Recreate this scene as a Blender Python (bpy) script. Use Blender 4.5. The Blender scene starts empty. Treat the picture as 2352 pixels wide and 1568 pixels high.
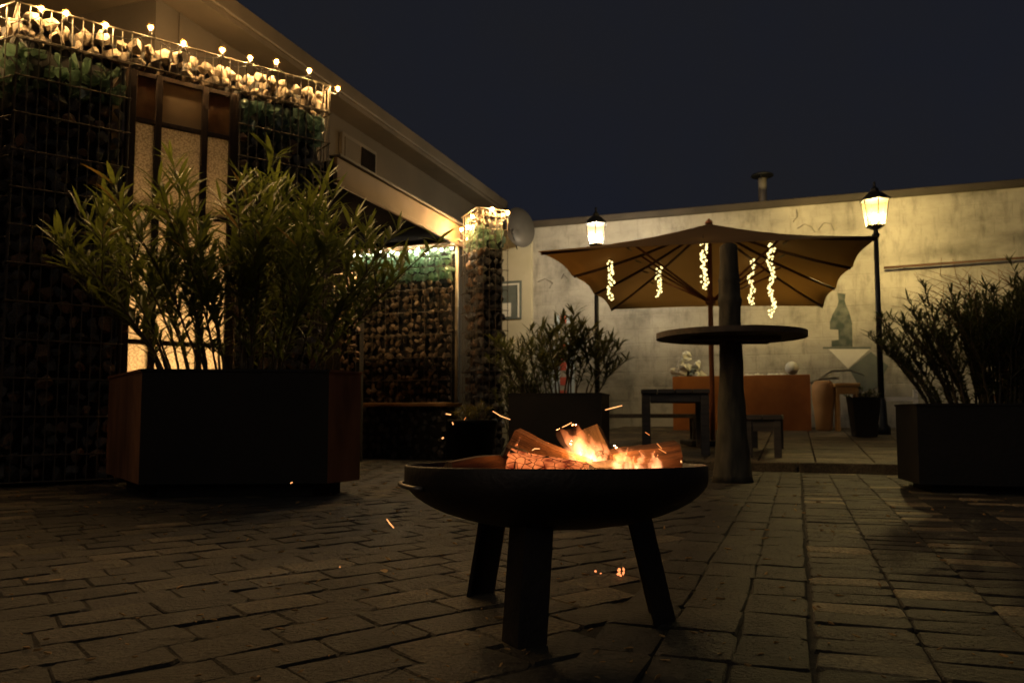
import bpy, bmesh, math, random
from mathutils import Vector, Matrix, Euler, noise as mnoise

# ------------------------------------------------------------------ camera, world, exposure
scn = bpy.context.scene
COL = scn.collection
CAMH = 0.495
PITCH = math.radians(4.1)
SHIFT = 0.017
cam_d = bpy.data.cameras.new("camera")
cam = bpy.data.objects.new("camera", cam_d)
COL.objects.link(cam)
cam.location = (0, 0, CAMH)
cam.rotation_euler = (math.radians(90) + PITCH, 0, 0)
cam_d.sensor_width = 36
cam_d.lens = 28
cam_d.shift_y = SHIFT
cam_d.clip_start = 0.05
cam_d.clip_end = 500
cam_d.dof.use_dof = True
cam_d.dof.focus_distance = 2.0
cam_d.dof.aperture_fstop = 6.3
scn.camera = cam

SKY_K = 0.55
world = bpy.data.worlds.new("World")
scn.world = world
world.use_nodes = True
wn, wl = world.node_tree.nodes, world.node_tree.links
wn.clear()
wo = wn.new('ShaderNodeOutputWorld'); wb = wn.new('ShaderNodeBackground')
wt = wn.new('ShaderNodeTexCoord'); wz = wn.new('ShaderNodeTexNoise'); wr = wn.new('ShaderNodeValToRGB')
wz.inputs['Scale'].default_value = 2.4; wz.inputs['Detail'].default_value = 5; wz.inputs['Roughness'].default_value = 0.55
wr.color_ramp.elements[0].position = 0.35; wr.color_ramp.elements[0].color = (0.0072, 0.0082, 0.0128, 1)
wr.color_ramp.elements[1].position = 0.68; wr.color_ramp.elements[1].color = (0.0088, 0.0088, 0.0102, 1)
wl.new(wt.outputs['Generated'], wz.inputs['Vector']); wl.new(wz.outputs['Fac'], wr.inputs['Fac'])
wl.new(wr.outputs['Color'], wb.inputs['Color']); wb.inputs['Strength'].default_value = SKY_K
wl.new(wb.outputs['Background'], wo.inputs['Surface'])

scn.view_settings.view_transform = 'Standard'
scn.view_settings.look = 'None'
scn.view_settings.exposure = 1.25
scn.view_settings.gamma = 1.0
scn.view_settings.use_curve_mapping = False
scn.render.engine = 'CYCLES'
scn.cycles.use_denoising = True
scn.cycles.denoiser = 'OPENIMAGEDENOISE'
scn.cycles.denoising_input_passes = 'RGB_ALBEDO_NORMAL'
scn.cycles.denoising_prefilter = 'ACCURATE'
scn.cycles.sample_clamp_indirect = 2.0
scn.cycles.max_bounces = 5
scn.cycles.diffuse_bounces = 2
scn.cycles.transparent_max_bounces = 24
scn.cycles.volume_bounces = 0
scn.cycles.use_light_tree = True
scn.cycles.caustics_reflective = False
scn.cycles.caustics_refractive = False

# added dim fill from behind the camera, in place of unseen lamps
fill_sun_d = bpy.data.lights.new("fill_sun", 'SUN'); fill_sun = bpy.data.objects.new("fill_sun", fill_sun_d); COL.objects.link(fill_sun)
fill_sun_d.energy = 0.08; fill_sun_d.angle = math.radians(40); fill_sun_d.color = (1.0, 0.84, 0.64)
fill_sun.rotation_euler = (math.radians(58), 0, math.radians(-28))

# light levels of the lamps the photograph shows
L_STRING = 360.0      # globes of the string lights
L_LAMP_R = 1200.0     # lantern bulb, right
L_LAMP_L = 820.0     # lantern bulb, left
L_FAIRY = 1.2       # fairy bulbs under the parasol
L_DOOR = 620.0        # bulb behind the frosted door
L_STRIP = 140.0       # light behind the glass of the far gabion
FIRE_W = 2.4         # light of the flames
FLAME_K = 0.55

# ------------------------------------------------------------------ geometry helpers
R = math.radians
def rng(seed): return random.Random(seed)
def at(px, py, Y):
    """world point seen at pixel (2352 wide picture) and depth Y"""
    cx = (px - 1176) / 1829.0; cy = (824 - py) / 1829.0
    d = Vector((cx, math.cos(PITCH) - cy * math.sin(PITCH), math.sin(PITCH) + cy * math.cos(PITCH)))
    return Vector((0, 0, CAMH)) + d * (Y / d.y)
def on(px, py, z=0.0):
    cx = (px - 1176) / 1829.0; cy = (824 - py) / 1829.0
    d = Vector((cx, math.cos(PITCH) - cy * math.sin(PITCH), math.sin(PITCH) + cy * math.cos(PITCH)))
    return Vector((0, 0, CAMH)) + d * ((z - CAMH) / d.z)
U = Vector((0.336, 0.942, 0)); V = Vector((0.942, -0.336, 0))
SITE = math.atan2(-0.336, 0.942)            # local x = V, local y = U
def st(s, t, z=0.0): return V * s + U * t + Vector((0, 0, z))

class MB:
    def __init__(s): s.v = []; s.f = []; s.sm = []
    def add(s, vs, fs, smooth=False):
        o = len(s.v); s.v += [tuple(x) for x in vs]
        for f in fs: s.f.append(tuple(i + o for i in f)); s.sm.append(smooth)
        return s
    def box(s, x0, x1, y0, y1, z0, z1, bev=0.0, M=None):
        if bev <= 0:
            vs = [(x, y, z) for z in (z0, z1) for x, y in ((x0, y0), (x1, y0), (x1, y1), (x0, y1))]
            fs = [(3, 2, 1, 0), (4, 5, 6, 7), (0, 1, 5, 4), (1, 2, 6, 5), (2, 3, 7, 6), (3, 0, 4, 7)]
        else:
            bm = bmesh.new(); bmesh.ops.create_cube(bm, size=1.0)
            for v in bm.verts:
                v.co = Vector(((x0 + x1) / 2 + v.co.x * (x1 - x0), (y0 + y1) / 2 + v.co.y * (y1 - y0), (z0 + z1) / 2 + v.co.z * (z1 - z0)))
            bmesh.ops.bevel(bm, geom=bm.edges[:], offset=bev, segments=1, affect='EDGES')
            bm.verts.index_update()
            vs = [tuple(v.co) for v in bm.verts]; fs = [tuple(v.index for v in f.verts) for f in bm.faces]; bm.free()
        if M is not None: vs = [tuple(M @ Vector(v)) for v in vs]
        return s.add(vs, fs)
    def tube(s, pts, radii, n=8, caps=True, smooth=True, ell=None):
        pts = [Vector(p) for p in pts]; rings = []
        if not hasattr(radii, '__len__'): radii = [radii] * len(pts)
        up = Vector((0, 0, 1))
        vs = []
        for i, p in enumerate(pts):
            t = (pts[min(i + 1, len(pts) - 1)] - pts[max(i - 1, 0)])
            t = t.normalized() if t.length > 1e-9 else Vector((0, 0, 1))
            a = t.cross(up) if abs(t.dot(up)) < 0.95 else t.cross(Vector((1, 0, 0)))
            a.normalize(); b = t.cross(a).normalized()
            ex, ey = ell if ell else (1, 1)
            for k in range(n):
                w = 2 * math.pi * k / n
                vs.append(p + a * (math.cos(w) * radii[i] * ex) + b * (math.sin(w) * radii[i] * ey))
        fs = []
        for i in range(len(pts) - 1):
            for k in range(n):
                k2 = (k + 1) % n
                fs.append((i * n + k, i * n + k2, (i + 1) * n + k2, (i + 1) * n + k))
        s.add(vs, fs, smooth)
        if caps:
            o = len(s.v) - len(vs)
            s.f.append(tuple(o + k for k in reversed(range(n)))); s.sm.append(False)
            s.f.append(tuple(o + (len(pts) - 1) * n + k for k in range(n))); s.sm.append(False)
        return s
    def prism(s, poly, z0, z1):
        n = len(poly)
        vs = [(x, y, z0) for x, y in poly] + [(x, y, z1) for x, y in poly]
        fs = [tuple(reversed(range(n))), tuple(range(n, 2 * n))] + [(i, (i + 1) % n, n + (i + 1) % n, n + i) for i in range(n)]
        return s.add(vs, fs)
    def lathe(s, prof, n=32, c=(0, 0, 0), smooth=True, ph=0.0):
        vs = []; fs = []
        for r, z in prof:
            for k in range(n):
                a = 2 * math.pi * k / n + ph
                vs.append((c[0] + r * math.cos(a), c[1] + r * math.sin(a), c[2] + z))
        for i in range(len(prof) - 1):
            for k in range(n):
                k2 = (k + 1) % n
                fs.append((i * n + k, i * n + k2, (i + 1) * n + k2, (i + 1) * n + k))
        s.add(vs, fs, smooth)
        o = len(s.v) - len(vs)
        if prof[0][0] > 1e-6: s.f.append(tuple(o + k for k in reversed(range(n)))); s.sm.append(False)
        if prof[-1][0] > 1e-6: s.f.append(tuple(o + (len(prof) - 1) * n + k for k in range(n))); s.sm.append(False)
        return s
    def mesh(s, name, mat):
        me = bpy.data.meshes.new(name)
        me.from_pydata(s.v, [], s.f)
        me.polygons.foreach_set('use_smooth', s.sm)
        if mat: me.materials.append(mat)
        me.update()
        return me
    def build(s, name, mat, parent=None, loc=None, rz=None):
        return place(name, s.mesh(name, mat), parent, loc, (0, 0, rz) if rz is not None else None)

def place(name, me, parent=None, loc=None, rot=None, scale=None):
    o = bpy.data.objects.new(name, me); COL.objects.link(o)
    if parent is not None: o.parent = parent
    if loc is not None: o.location = loc
    if rot is not None: o.rotation_euler = rot
    if scale is not None: o.scale = scale
    return o
def tag(o, label=None, cat=None, group=None, kind=None):
    if label: o['label'] = label
    if cat: o['category'] = cat
    if group: o['group'] = group
    if kind: o['kind'] = kind
    return o
def thing(name, loc, rz, label, cat, group=None):
    o = bpy.data.objects.new(name, None); COL.objects.link(o)
    o.empty_display_size = 0.1
    o.location = loc; o.rotation_euler = (0, 0, rz)
    return tag(o, label, cat, group)

# ------------------------------------------------------------------ materials
def nmat(name):
    m = bpy.data.materials.new(name); m.use_nodes = True
    nt = m.node_tree
    return m, nt, nt.nodes, nt.links
def pmat(name, c1, c2=None, scale=8.0, rough=0.7, metal=0.0, bump=0.0, bscale=40.0, rnd=0.0, spec=0.5, detail=6.0,
         lo=0.35, hi=0.65, trans=None, stretch=None, bdist=0.01, rvar=0.0):
    m, nt, N, L = nmat(name)
    b = N['Principled BSDF']
    b.inputs['Roughness'].default_value = rough; b.inputs['Metallic'].default_value = metal
    b.inputs['Specular IOR Level'].default_value = spec
    tc = N.new('ShaderNodeTexCoord'); vec = tc.outputs['Object']
    if stretch:
        mp = N.new('ShaderNodeMapping'); mp.inputs['Scale'].default_value = stretch
        L.new(vec, mp.inputs['Vector']); vec = mp.outputs['Vector']
    oi = N.new('ShaderNodeObjectInfo')
    if rnd > 0:
        ad = N.new('ShaderNodeVectorMath'); ad.operation = 'ADD'
        ml = N.new('ShaderNodeMath'); ml.operation = 'MULTIPLY'; ml.inputs[1].default_value = 37.0
        L.new(oi.outputs['Random'], ml.inputs[0]); L.new(vec, ad.inputs[0]); L.new(ml.outputs[0], ad.inputs[1]); vec = ad.outputs[0]
    nz = N.new('ShaderNodeTexNoise'); nz.inputs['Scale'].default_value = scale; nz.inputs['Detail'].default_value = detail
    L.new(vec, nz.inputs['Vector'])
    rp = N.new('ShaderNodeValToRGB')
    rp.color_ramp.elements[0].position = lo; rp.color_ramp.elements[1].position = hi
    rp.color_ramp.elements[0].color = (*c1, 1); rp.color_ramp.elements[1].color = (*(c2 or c1), 1)
    L.new(nz.outputs['Fac'], rp.inputs['Fac'])
    colout = rp.outputs['Color']
    if rnd > 0:
        mr = N.new('ShaderNodeMapRange'); mr.inputs['To Min'].default_value = 1 - rnd; mr.inputs['To Max'].default_value = 1 + rnd
        L.new(oi.outputs['Random'], mr.inputs['Value'])
        mx = N.new('ShaderNodeMix'); mx.data_type = 'RGBA'; mx.blend_type = 'MULTIPLY'; mx.inputs['Factor'].default_value = 1
        L.new(colout, mx.inputs['A']); L.new(mr.outputs[0], mx.inputs['B']); colout = mx.outputs['Result']
    L.new(colout, b.inputs['Base Color'])
    if rvar > 0:
        r2 = N.new('ShaderNodeMapRange'); r2.inputs['To Min'].default_value = rough - rvar; r2.inputs['To Max'].default_value = rough + rvar
        L.new(nz.outputs['Fac'], r2.inputs['Value']); L.new(r2.outputs[0], b.inputs['Roughness'])
    if bump > 0:
        n2 = N.new('ShaderNodeTexNoise'); n2.inputs['Scale'].default_value = bscale; n2.inputs['Detail'].default_value = 8
        L.new(vec, n2.inputs['Vector'])
        bp = N.new('ShaderNodeBump'); bp.inputs['Strength'].default_value = bump; bp.inputs['Distance'].default_value = bdist
        L.new(n2.outputs['Fac'], bp.inputs['Height']); L.new(bp.outputs['Normal'], b.inputs['Normal'])
    if trans:
        fac, tcol = trans
        tr = N.new('ShaderNodeBsdfTranslucent'); tr.inputs['Color'].default_value = (*tcol, 1)
        ms = N.new('ShaderNodeMixShader'); ms.inputs[0].default_value = fac
        L.new(b.outputs[0], ms.inputs[1]); L.new(tr.outputs[0], ms.inputs[2])
        L.new(ms.outputs[0], N['Material Output'].inputs['Surface'])
    return m
def emat(name, col, k):
    m, nt, N, L = nmat(name)
    N.remove(N['Principled BSDF'])
    e = N.new('ShaderNodeEmission'); e.inputs['Color'].default_value = (*col, 1); e.inputs['Strength'].default_value = k
    L.new(e.outputs[0], N['Material Output'].inputs['Surface'])
    return m
WARM = (1.0, 0.60, 0.24)
M = {}
M['bulb'] = emat('warm_filament', WARM, L_STRING * (0.027 / 0.011) ** 2)
def globe_mat(k):
    m, nt, N, L = nmat('amber_globe_glass')
    N.remove(N['Principled BSDF'])
    t = N.new('ShaderNodeBsdfTranslucent'); t.inputs['Color'].default_value = (1.0, 0.56, 0.17, 1)
    tp = N.new('ShaderNodeBsdfTransparent'); tp.inputs['Color'].default_value = (1, 0.97, 0.90, 1)
    c = N.new('ShaderNodeMixShader'); c.inputs[0].default_value = k
    L.new(t.outputs[0], c.inputs[1]); L.new(tp.outputs[0], c.inputs[2]); L.new(c.outputs[0], N['Material Output'].inputs['Surface'])
    return m
M['globe'] = globe_mat(0.992)
M['fairy'] = emat('fairy_bulb', (1.0, 0.78, 0.30), L_FAIRY)
M['lampR'] = emat('lantern_bulb_yellow', (1.0, 0.74, 0.28), L_LAMP_R)
M['lampL'] = emat('lantern_bulb_pale', (1.0, 0.84, 0.60), L_LAMP_L)
M['doorbulb'] = emat('door_bulb', (1.0, 0.62, 0.27), L_DOOR)
M['stripglow'] = emat('cool_strip', (1.0, 0.84, 0.58), L_STRIP)
M['spark'] = emat('spark', (1.0, 0.30, 0.07), 0.42)
M['sparkhot'] = emat('spark_hot', (1.0, 0.40, 0.13), 0.75)
M['wire'] = pmat('galvanised_wire', (0.085, 0.066, 0.045), (0.20, 0.165, 0.12), 30, 0.6, 0.2)
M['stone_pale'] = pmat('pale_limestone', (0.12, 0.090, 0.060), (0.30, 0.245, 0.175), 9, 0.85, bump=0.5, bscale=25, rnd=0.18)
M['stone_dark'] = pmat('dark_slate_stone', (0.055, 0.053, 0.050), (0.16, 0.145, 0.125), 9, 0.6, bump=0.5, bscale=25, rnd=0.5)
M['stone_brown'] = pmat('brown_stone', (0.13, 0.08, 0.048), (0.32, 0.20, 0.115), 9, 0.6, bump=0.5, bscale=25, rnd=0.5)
M['stone_far'] = pmat('grey_brown_stone', (0.06, 0.046, 0.033), (0.30, 0.225, 0.15), 11, 0.7, bump=0.5, bscale=25, lo=0.38, hi=0.62)
M['core'] = pmat('packed_stone_core', (0.010, 0.010, 0.010), (0.03, 0.027, 0.024), 14, 0.9, bump=0.8, bscale=14)
M['wood_post'] = pmat('weathered_oak', (0.045, 0.024, 0.012), (0.09, 0.05, 0.024), 3, 0.7, bump=0.3, bscale=30, stretch=(8, 8, 0.7))
M['rust'] = pmat('corten', (0.16, 0.062, 0.026), (0.40, 0.17, 0.07), 4, 0.75, bump=0.25, bscale=60, rnd=0.05, stretch=(1.6, 1.6, 0.5), lo=0.28, hi=0.72)
M['rust_bright'] = pmat('corten_orange', (0.36, 0.12, 0.025), (0.50, 0.18, 0.04), 3, 0.75, bump=0.15, bscale=50)
M['black_panel'] = pmat('black_steel_panel', (0.006, 0.006, 0.006), (0.016, 0.012, 0.010), 2.5, 0.7, bump=0.25, bscale=40, spec=0.3, lo=0.3, hi=0.75)
M['soil'] = pmat('planter_soil', (0.012, 0.009, 0.006), (0.03, 0.02, 0.013), 30, 0.95, bump=0.8, bscale=60)
M['iron'] = pmat('fire_bowl_steel', (0.020, 0.017, 0.016), (0.040, 0.028, 0.022), 7, 0.55, 0.4, bump=0.25, bscale=70)
M['post_iron'] = pmat('cast_iron', (0.012, 0.013, 0.013), (0.022, 0.022, 0.022), 8, 0.5, 0.3)
M['steel'] = pmat('galvanised_post', (0.30, 0.25, 0.17), (0.40, 0.34, 0.24), 8, 0.5, 0.3)
M['plaster'] = pmat('building_render', (0.027, 0.021, 0.014), (0.043, 0.033, 0.022), 1.3, 0.9, bump=0.15, bscale=30)
M['fascia'] = pmat('canopy_fascia', (0.115, 0.062, 0.022), (0.165, 0.092, 0.036), 2.0, 0.7, bump=0.1, bscale=20)
M['eave'] = pmat('eave_metal', (0.038, 0.030, 0.020), (0.058, 0.045, 0.031), 3, 0.6)
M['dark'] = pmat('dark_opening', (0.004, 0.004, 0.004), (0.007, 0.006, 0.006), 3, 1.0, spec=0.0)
M['canvas'] = pmat('terracotta_canvas', (0.25, 0.175, 0.105), (0.31, 0.22, 0.135), 3, 0.95, bump=0.15, bscale=200, trans=(0.55, (0.50, 0.36, 0.18)), spec=0.1)
M['umb_wood'] = pmat('parasol_wood', (0.22, 0.075, 0.035), (0.30, 0.11, 0.05), 3, 0.6, stretch=(10, 10, 0.6), bump=0.1)
M['rib'] = pmat('parasol_rib', (0.06, 0.028, 0.012), (0.10, 0.045, 0.02), 4, 0.7)
M['furn'] = pmat('dark_stained_timber', (0.045, 0.04, 0.036), (0.085, 0.075, 0.066), 3, 0.6, stretch=(1, 12, 12), bump=0.2, bscale=30)
M['trunk'] = pmat('bar_post_bark', (0.026, 0.024, 0.016), (0.080, 0.070, 0.046), 5, 0.75, bump=0.5, bscale=18, stretch=(3, 3, 0.8))
M['tabletop'] = pmat('bar_top_timber', (0.05, 0.034, 0.02), (0.10, 0.065, 0.035), 4, 0.55, stretch=(1, 9, 9), bump=0.2, bscale=25)
M['white'] = pmat('white_fluff', (0.80, 0.78, 0.66), (0.88, 0.86, 0.76), 6, 0.9)
M['tan'] = pmat('terracotta_jar', (0.46, 0.24, 0.085), (0.58, 0.32, 0.13), 3, 0.7)
M['stoolwood'] = pmat('honey_timber', (0.42, 0.22, 0.06), (0.55, 0.30, 0.10), 3, 0.6, stretch=(1, 8, 8))
M['dish'] = pmat('dish_grey', (0.085, 0.078, 0.07), (0.11, 0.10, 0.09), 3, 0.5, 0.2)
M['stem'] = pmat('oleander_stem', (0.045, 0.035, 0.02), (0.09, 0.07, 0.04), 10, 0.8)
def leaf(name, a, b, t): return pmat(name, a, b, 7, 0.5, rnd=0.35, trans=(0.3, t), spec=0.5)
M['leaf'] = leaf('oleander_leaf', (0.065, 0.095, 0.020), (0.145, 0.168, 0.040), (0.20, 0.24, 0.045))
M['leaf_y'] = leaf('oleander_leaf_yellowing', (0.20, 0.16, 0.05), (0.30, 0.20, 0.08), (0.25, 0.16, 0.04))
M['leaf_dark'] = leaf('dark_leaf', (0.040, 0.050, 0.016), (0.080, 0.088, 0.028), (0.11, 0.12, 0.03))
M['leaf_dry'] = pmat('dry_leaf', (0.30, 0.17, 0.06), (0.42, 0.26, 0.10), 20, 0.8)
M['grass'] = pmat('dry_reed', (0.16, 0.075, 0.028), (0.26, 0.12, 0.045), 6, 0.8)
M['cable'] = pmat('black_cable', (0.015, 0.014, 0.012), (0.02, 0.02, 0.018), 8, 0.6)
M['socket'] = pmat('lamp_socket', (0.03, 0.026, 0.02), (0.05, 0.04, 0.03), 8, 0.5)
M['char'] = pmat('charcoal', (0.006, 0.006, 0.006), (0.02, 0.016, 0.014), 20, 0.9, bump=0.8, bscale=40)

def glass_chunk(name, col, tcol):
    m, nt, N, L = nmat(name)
    b = N['Principled BSDF']; b.inputs['Base Color'].default_value = (*col, 1); b.inputs['Roughness'].default_value = 0.10
    b.inputs['Specular IOR Level'].default_value = 1.0
    t = N.new('ShaderNodeBsdfTranslucent'); t.inputs['Color'].default_value = (*tcol, 1)
    tp = N.new('ShaderNodeBsdfTransparent'); tp.inputs['Color'].default_value = (0.62, 0.75, 0.64, 1)
    a = N.new('ShaderNodeMixShader'); a.inputs[0].default_value = 0.5
    L.new(b.outputs[0], a.inputs[1]); L.new(t.outputs[0], a.inputs[2])
    c = N.new('ShaderNodeMixShader'); c.inputs[0].default_value = 0.30
    L.new(a.outputs[0], c.inputs[1]); L.new(tp.outputs[0], c.inputs[2])
    L.new(c.outputs[0], N['Material Output'].inputs['Surface'])
    return m
M['glass'] = glass_chunk('green_slag_glass', (0.12, 0.155, 0.12), (0.48, 0.62, 0.48))
M['glass_teal'] = glass_chunk('teal_slag_glass', (0.085, 0.115, 0.108), (0.34, 0.44, 0.40))
M['glass_lit'] = glass_chunk('green_glass_lit_tone', (0.20, 0.28, 0.21), (0.55, 0.78, 0.58))  # paler copy of the green glass, strong lamplight put into its colour
def frosted():
    m, nt, N, L = nmat('frosted_pane')
    N.remove(N['Principled BSDF'])
    tc = N.new('ShaderNodeTexCoord'); v = N.new('ShaderNodeTexVoronoi'); v.inputs['Scale'].default_value = 85
    r = N.new('ShaderNodeValToRGB'); r.color_ramp.elements[0].color = (0.92, 0.86, 0.74, 1); r.color_ramp.elements[1].color = (0.36, 0.32, 0.26, 1)
    r.color_ramp.elements[0].position = 0.15; r.color_ramp.elements[1].position = 0.75
    L.new(tc.outputs['Object'], v.inputs['Vector']); L.new(v.outputs['Distance'], r.inputs['Fac'])
    t = N.new('ShaderNodeBsdfTranslucent'); L.new(r.outputs[0], t.inputs['Color'])
    g = N.new('ShaderNodeBsdfPrincipled'); g.inputs['Base Color'].default_value = (0.30, 0.27, 0.22, 1); g.inputs['Roughness'].default_value = 0.25
    bp = N.new('ShaderNodeBump'); bp.inputs['Strength'].default_value = 0.6; bp.inputs['Distance'].default_value = 0.004
    L.new(v.outputs['Distance'], bp.inputs['Height']); L.new(bp.outputs[0], g.inputs['Normal'])
    a = N.new('ShaderNodeMixShader'); a.inputs[0].default_value = 0.3
    L.new(t.outputs[0], a.inputs[1]); L.new(g.outputs[0], a.inputs[2])
    L.new(a.outputs[0], N['Material Output'].inputs['Surface'])
    return m
M['frost'] = frosted()
def lantern_glass():
    m, nt, N, L = nmat('lantern_glass')
    N.remove(N['Principled BSDF'])
    t = N.new('ShaderNodeBsdfTranslucent'); t.inputs['Color'].default_value = (0.85, 0.60, 0.32, 1)
    tp = N.new('ShaderNodeBsdfTransparent'); tp.inputs['Color'].default_value = (1, 0.98, 0.94, 1)
    c = N.new('ShaderNodeMixShader'); c.inputs[0].default_value = 0.972
    L.new(t.outputs[0], c.inputs[1]); L.new(tp.outputs[0], c.inputs[2])
    L.new(c.outputs[0], N['Material Output'].inputs['Surface'])
    return m
M['lanternglass'] = lantern_glass()

def paver_mat(name, ca, cb, cc, use_obj=True):
    m, nt, N, L = nmat(name)
    b = N['Principled BSDF']
    tc = N.new('ShaderNodeTexCoord'); geo = N.new('ShaderNodeNewGeometry'); oi = N.new('ShaderNodeObjectInfo')
    rp = N.new('ShaderNodeValToRGB')
    e = rp.color_ramp.elements
    e[0].position = 0.35; e[0].color = (*ca, 1); e[1].position = 0.93; e[1].color = (*cc, 1)
    k = e.new(0.8); k.color = (*cb, 1)
    src = oi.outputs['Random'] if use_obj else geo.outputs['Random Per Island']
    L.new(src, rp.inputs['Fac'])
    nz = N.new('ShaderNodeTexNoise'); nz.inputs['Scale'].default_value = 80; nz.inputs['Detail'].default_value = 7; nz.inputs['Roughness'].default_value = 0.7
    L.new(geo.outputs['Position'], nz.inputs['Vector'])
    n3 = N.new('ShaderNodeTexNoise'); n3.inputs['Scale'].default_value = 5; n3.inputs['Detail'].default_value = 4
    L.new(geo.outputs['Position'], n3.inputs['Vector'])
    mr = N.new('ShaderNodeMapRange'); mr.inputs['From Min'].default_value = 0.3; mr.inputs['From Max'].default_value = 0.7
    mr.inputs['To Min'].default_value = 0.15; mr.inputs['To Max'].default_value = 1.95
    L.new(nz.outputs['Fac'], mr.inputs['Value'])
    m3 = N.new('ShaderNodeMapRange'); m3.inputs['From Min'].default_value = 0.3; m3.inputs['From Max'].default_value = 0.7
    m3.inputs['To Min'].default_value = 0.45; m3.inputs['To Max'].default_value = 1.5
    L.new(n3.outputs['Fac'], m3.inputs['Value'])
    mm = N.new('ShaderNodeMath'); mm.operation = 'MULTIPLY'; L.new(mr.outputs[0], mm.inputs[0]); L.new(m3.outputs[0], mm.inputs[1])
    mx = N.new('ShaderNodeMix'); mx.data_type = 'RGBA'; mx.blend_type = 'MULTIPLY'; mx.inputs['Factor'].default_value = 1
    L.new(rp.outputs[0], mx.inputs['A']); L.new(mm.outputs[0], mx.inputs['B']); L.new(mx.outputs['Result'], b.inputs['Base Color'])
    b.inputs['Roughness'].default_value = 0.62
    bp = N.new('ShaderNodeBump'); bp.inputs['Strength'].default_value = 1.0; bp.inputs['Distance'].default_value = 0.03
    L.new(nz.outputs['Fac'], bp.inputs['Height']); L.new(bp.outputs[0], b.inputs['Normal'])
    return m
PA = ((0.036, 0.033, 0.028), (0.058, 0.050, 0.038), (0.15, 0.122, 0.08))
M['paver'] = paver_mat('granite_paver', *PA)
M['paver_far'] = paver_mat('granite_paver_far', *PA, use_obj=False)
PB = ((0.032, 0.029, 0.024), (0.070, 0.060, 0.042), (0.34, 0.27, 0.16))  # palest sett tone paints in golden lantern glints
M['setts'] = paver_mat('glint_toned_setts', *PB)
PS = ((0.022, 0.021, 0.019), (0.032, 0.029, 0.024), (0.055, 0.047, 0.034))  # darkened tones stand in for the bar table's cast shadow
M['strip'] = paver_mat('shadow_toned_strip', *PS)
M['strip_far'] = paver_mat('shadow_toned_strip_far', *PS, use_obj=False)
M['setts_far'] = paver_mat('glint_toned_setts_far', *PB, use_obj=False)
M['slab'] = paver_mat('terrace_slab', (0.12, 0.10, 0.065), (0.16, 0.13, 0.085), (0.22, 0.18, 0.11))
M['bed'] = pmat('sand_bed', (0.026, 0.023, 0.017), (0.065, 0.056, 0.04), 30, 0.95, bump=0.8, bscale=120)
M['asphalt'] = pmat('outer_asphalt', (0.025, 0.024, 0.023), (0.05, 0.047, 0.043), 30, 0.9, bump=0.5, bscale=150)

# ------------------------------------------------------------------ shared unit meshes
_cache = {}
def rod_mesh(mat, n=6):
    k = ('rod', mat, n)
    if k not in _cache:
        _cache[k] = MB().tube([(0, 0, -0.5), (0, 0, 0.5)], 1.0, n).mesh('wire', M[mat])
    return _cache[k]
def rod(name, mat, parent, p0, p1, r, n=6):
    p0, p1 = Vector(p0), Vector(p1); d = p1 - p0
    return place(name, rod_mesh(mat, n), parent, (p0 + p1) / 2, d.to_track_quat('Z', 'Y').to_euler(), (r, r, d.length))
def hull(seed, npt=16, ell=(1, 1, 1)):
    rr = rng(seed); bm = bmesh.new()
    for _ in range(npt):
        v = Vector((rr.gauss(0, 1), rr.gauss(0, 1), rr.gauss(0, 1))).normalized() * rr.uniform(0.82, 1.06)
        bm.verts.new((v.x * ell[0], v.y * ell[1], v.z * ell[2]))
    g = bmesh.ops.convex_hull(bm, input=bm.verts[:])
    bmesh.ops.delete(bm, geom=list({x for x in g['geom_interior'] + g['geom_unused'] if isinstance(x, bmesh.types.BMVert)}), context='VERTS')
    bm.verts.index_update()
    vs = [tuple(v.co) for v in bm.verts]; fs = [tuple(v.index for v in f.verts) for f in bm.faces]; bm.free()
    return vs, fs
HULLS = [hull(100 + i, 13 + i % 4, (1, rng(i).uniform(0.5, 0.9), rng(i + 9).uniform(0.5, 0.95))) for i in range(10)]
SHARDS = [hull(200 + i, 10, (1, rng(i).uniform(0.4, 0.6), rng(i + 5).uniform(0.6, 0.9))) for i in range(8)]
def stone_mesh(mat, i, kind='stone'):
    k = (kind, mat, i)
    if k not in _cache:
        src = HULLS if kind == 'stone' else SHARDS
        _cache[k] = MB().add(*src[i % len(src)], smooth=False).mesh(kind, M[mat])
    return _cache[k]
def ico(r, sub, mat, name='bulb'):
    k = ('ico', r, sub, mat)
    if k not in _cache:
        bm = bmesh.new(); bmesh.ops.create_icosphere(bm, subdivisions=sub, radius=r)
        me = bpy.data.meshes.new(name); bm.to_mesh(me); bm.free()
        me.polygons.foreach_set('use_smooth', [True] * len(me.polygons)); me.materials.append(M[mat]); _cache[k] = me
    return _cache[k]

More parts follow.
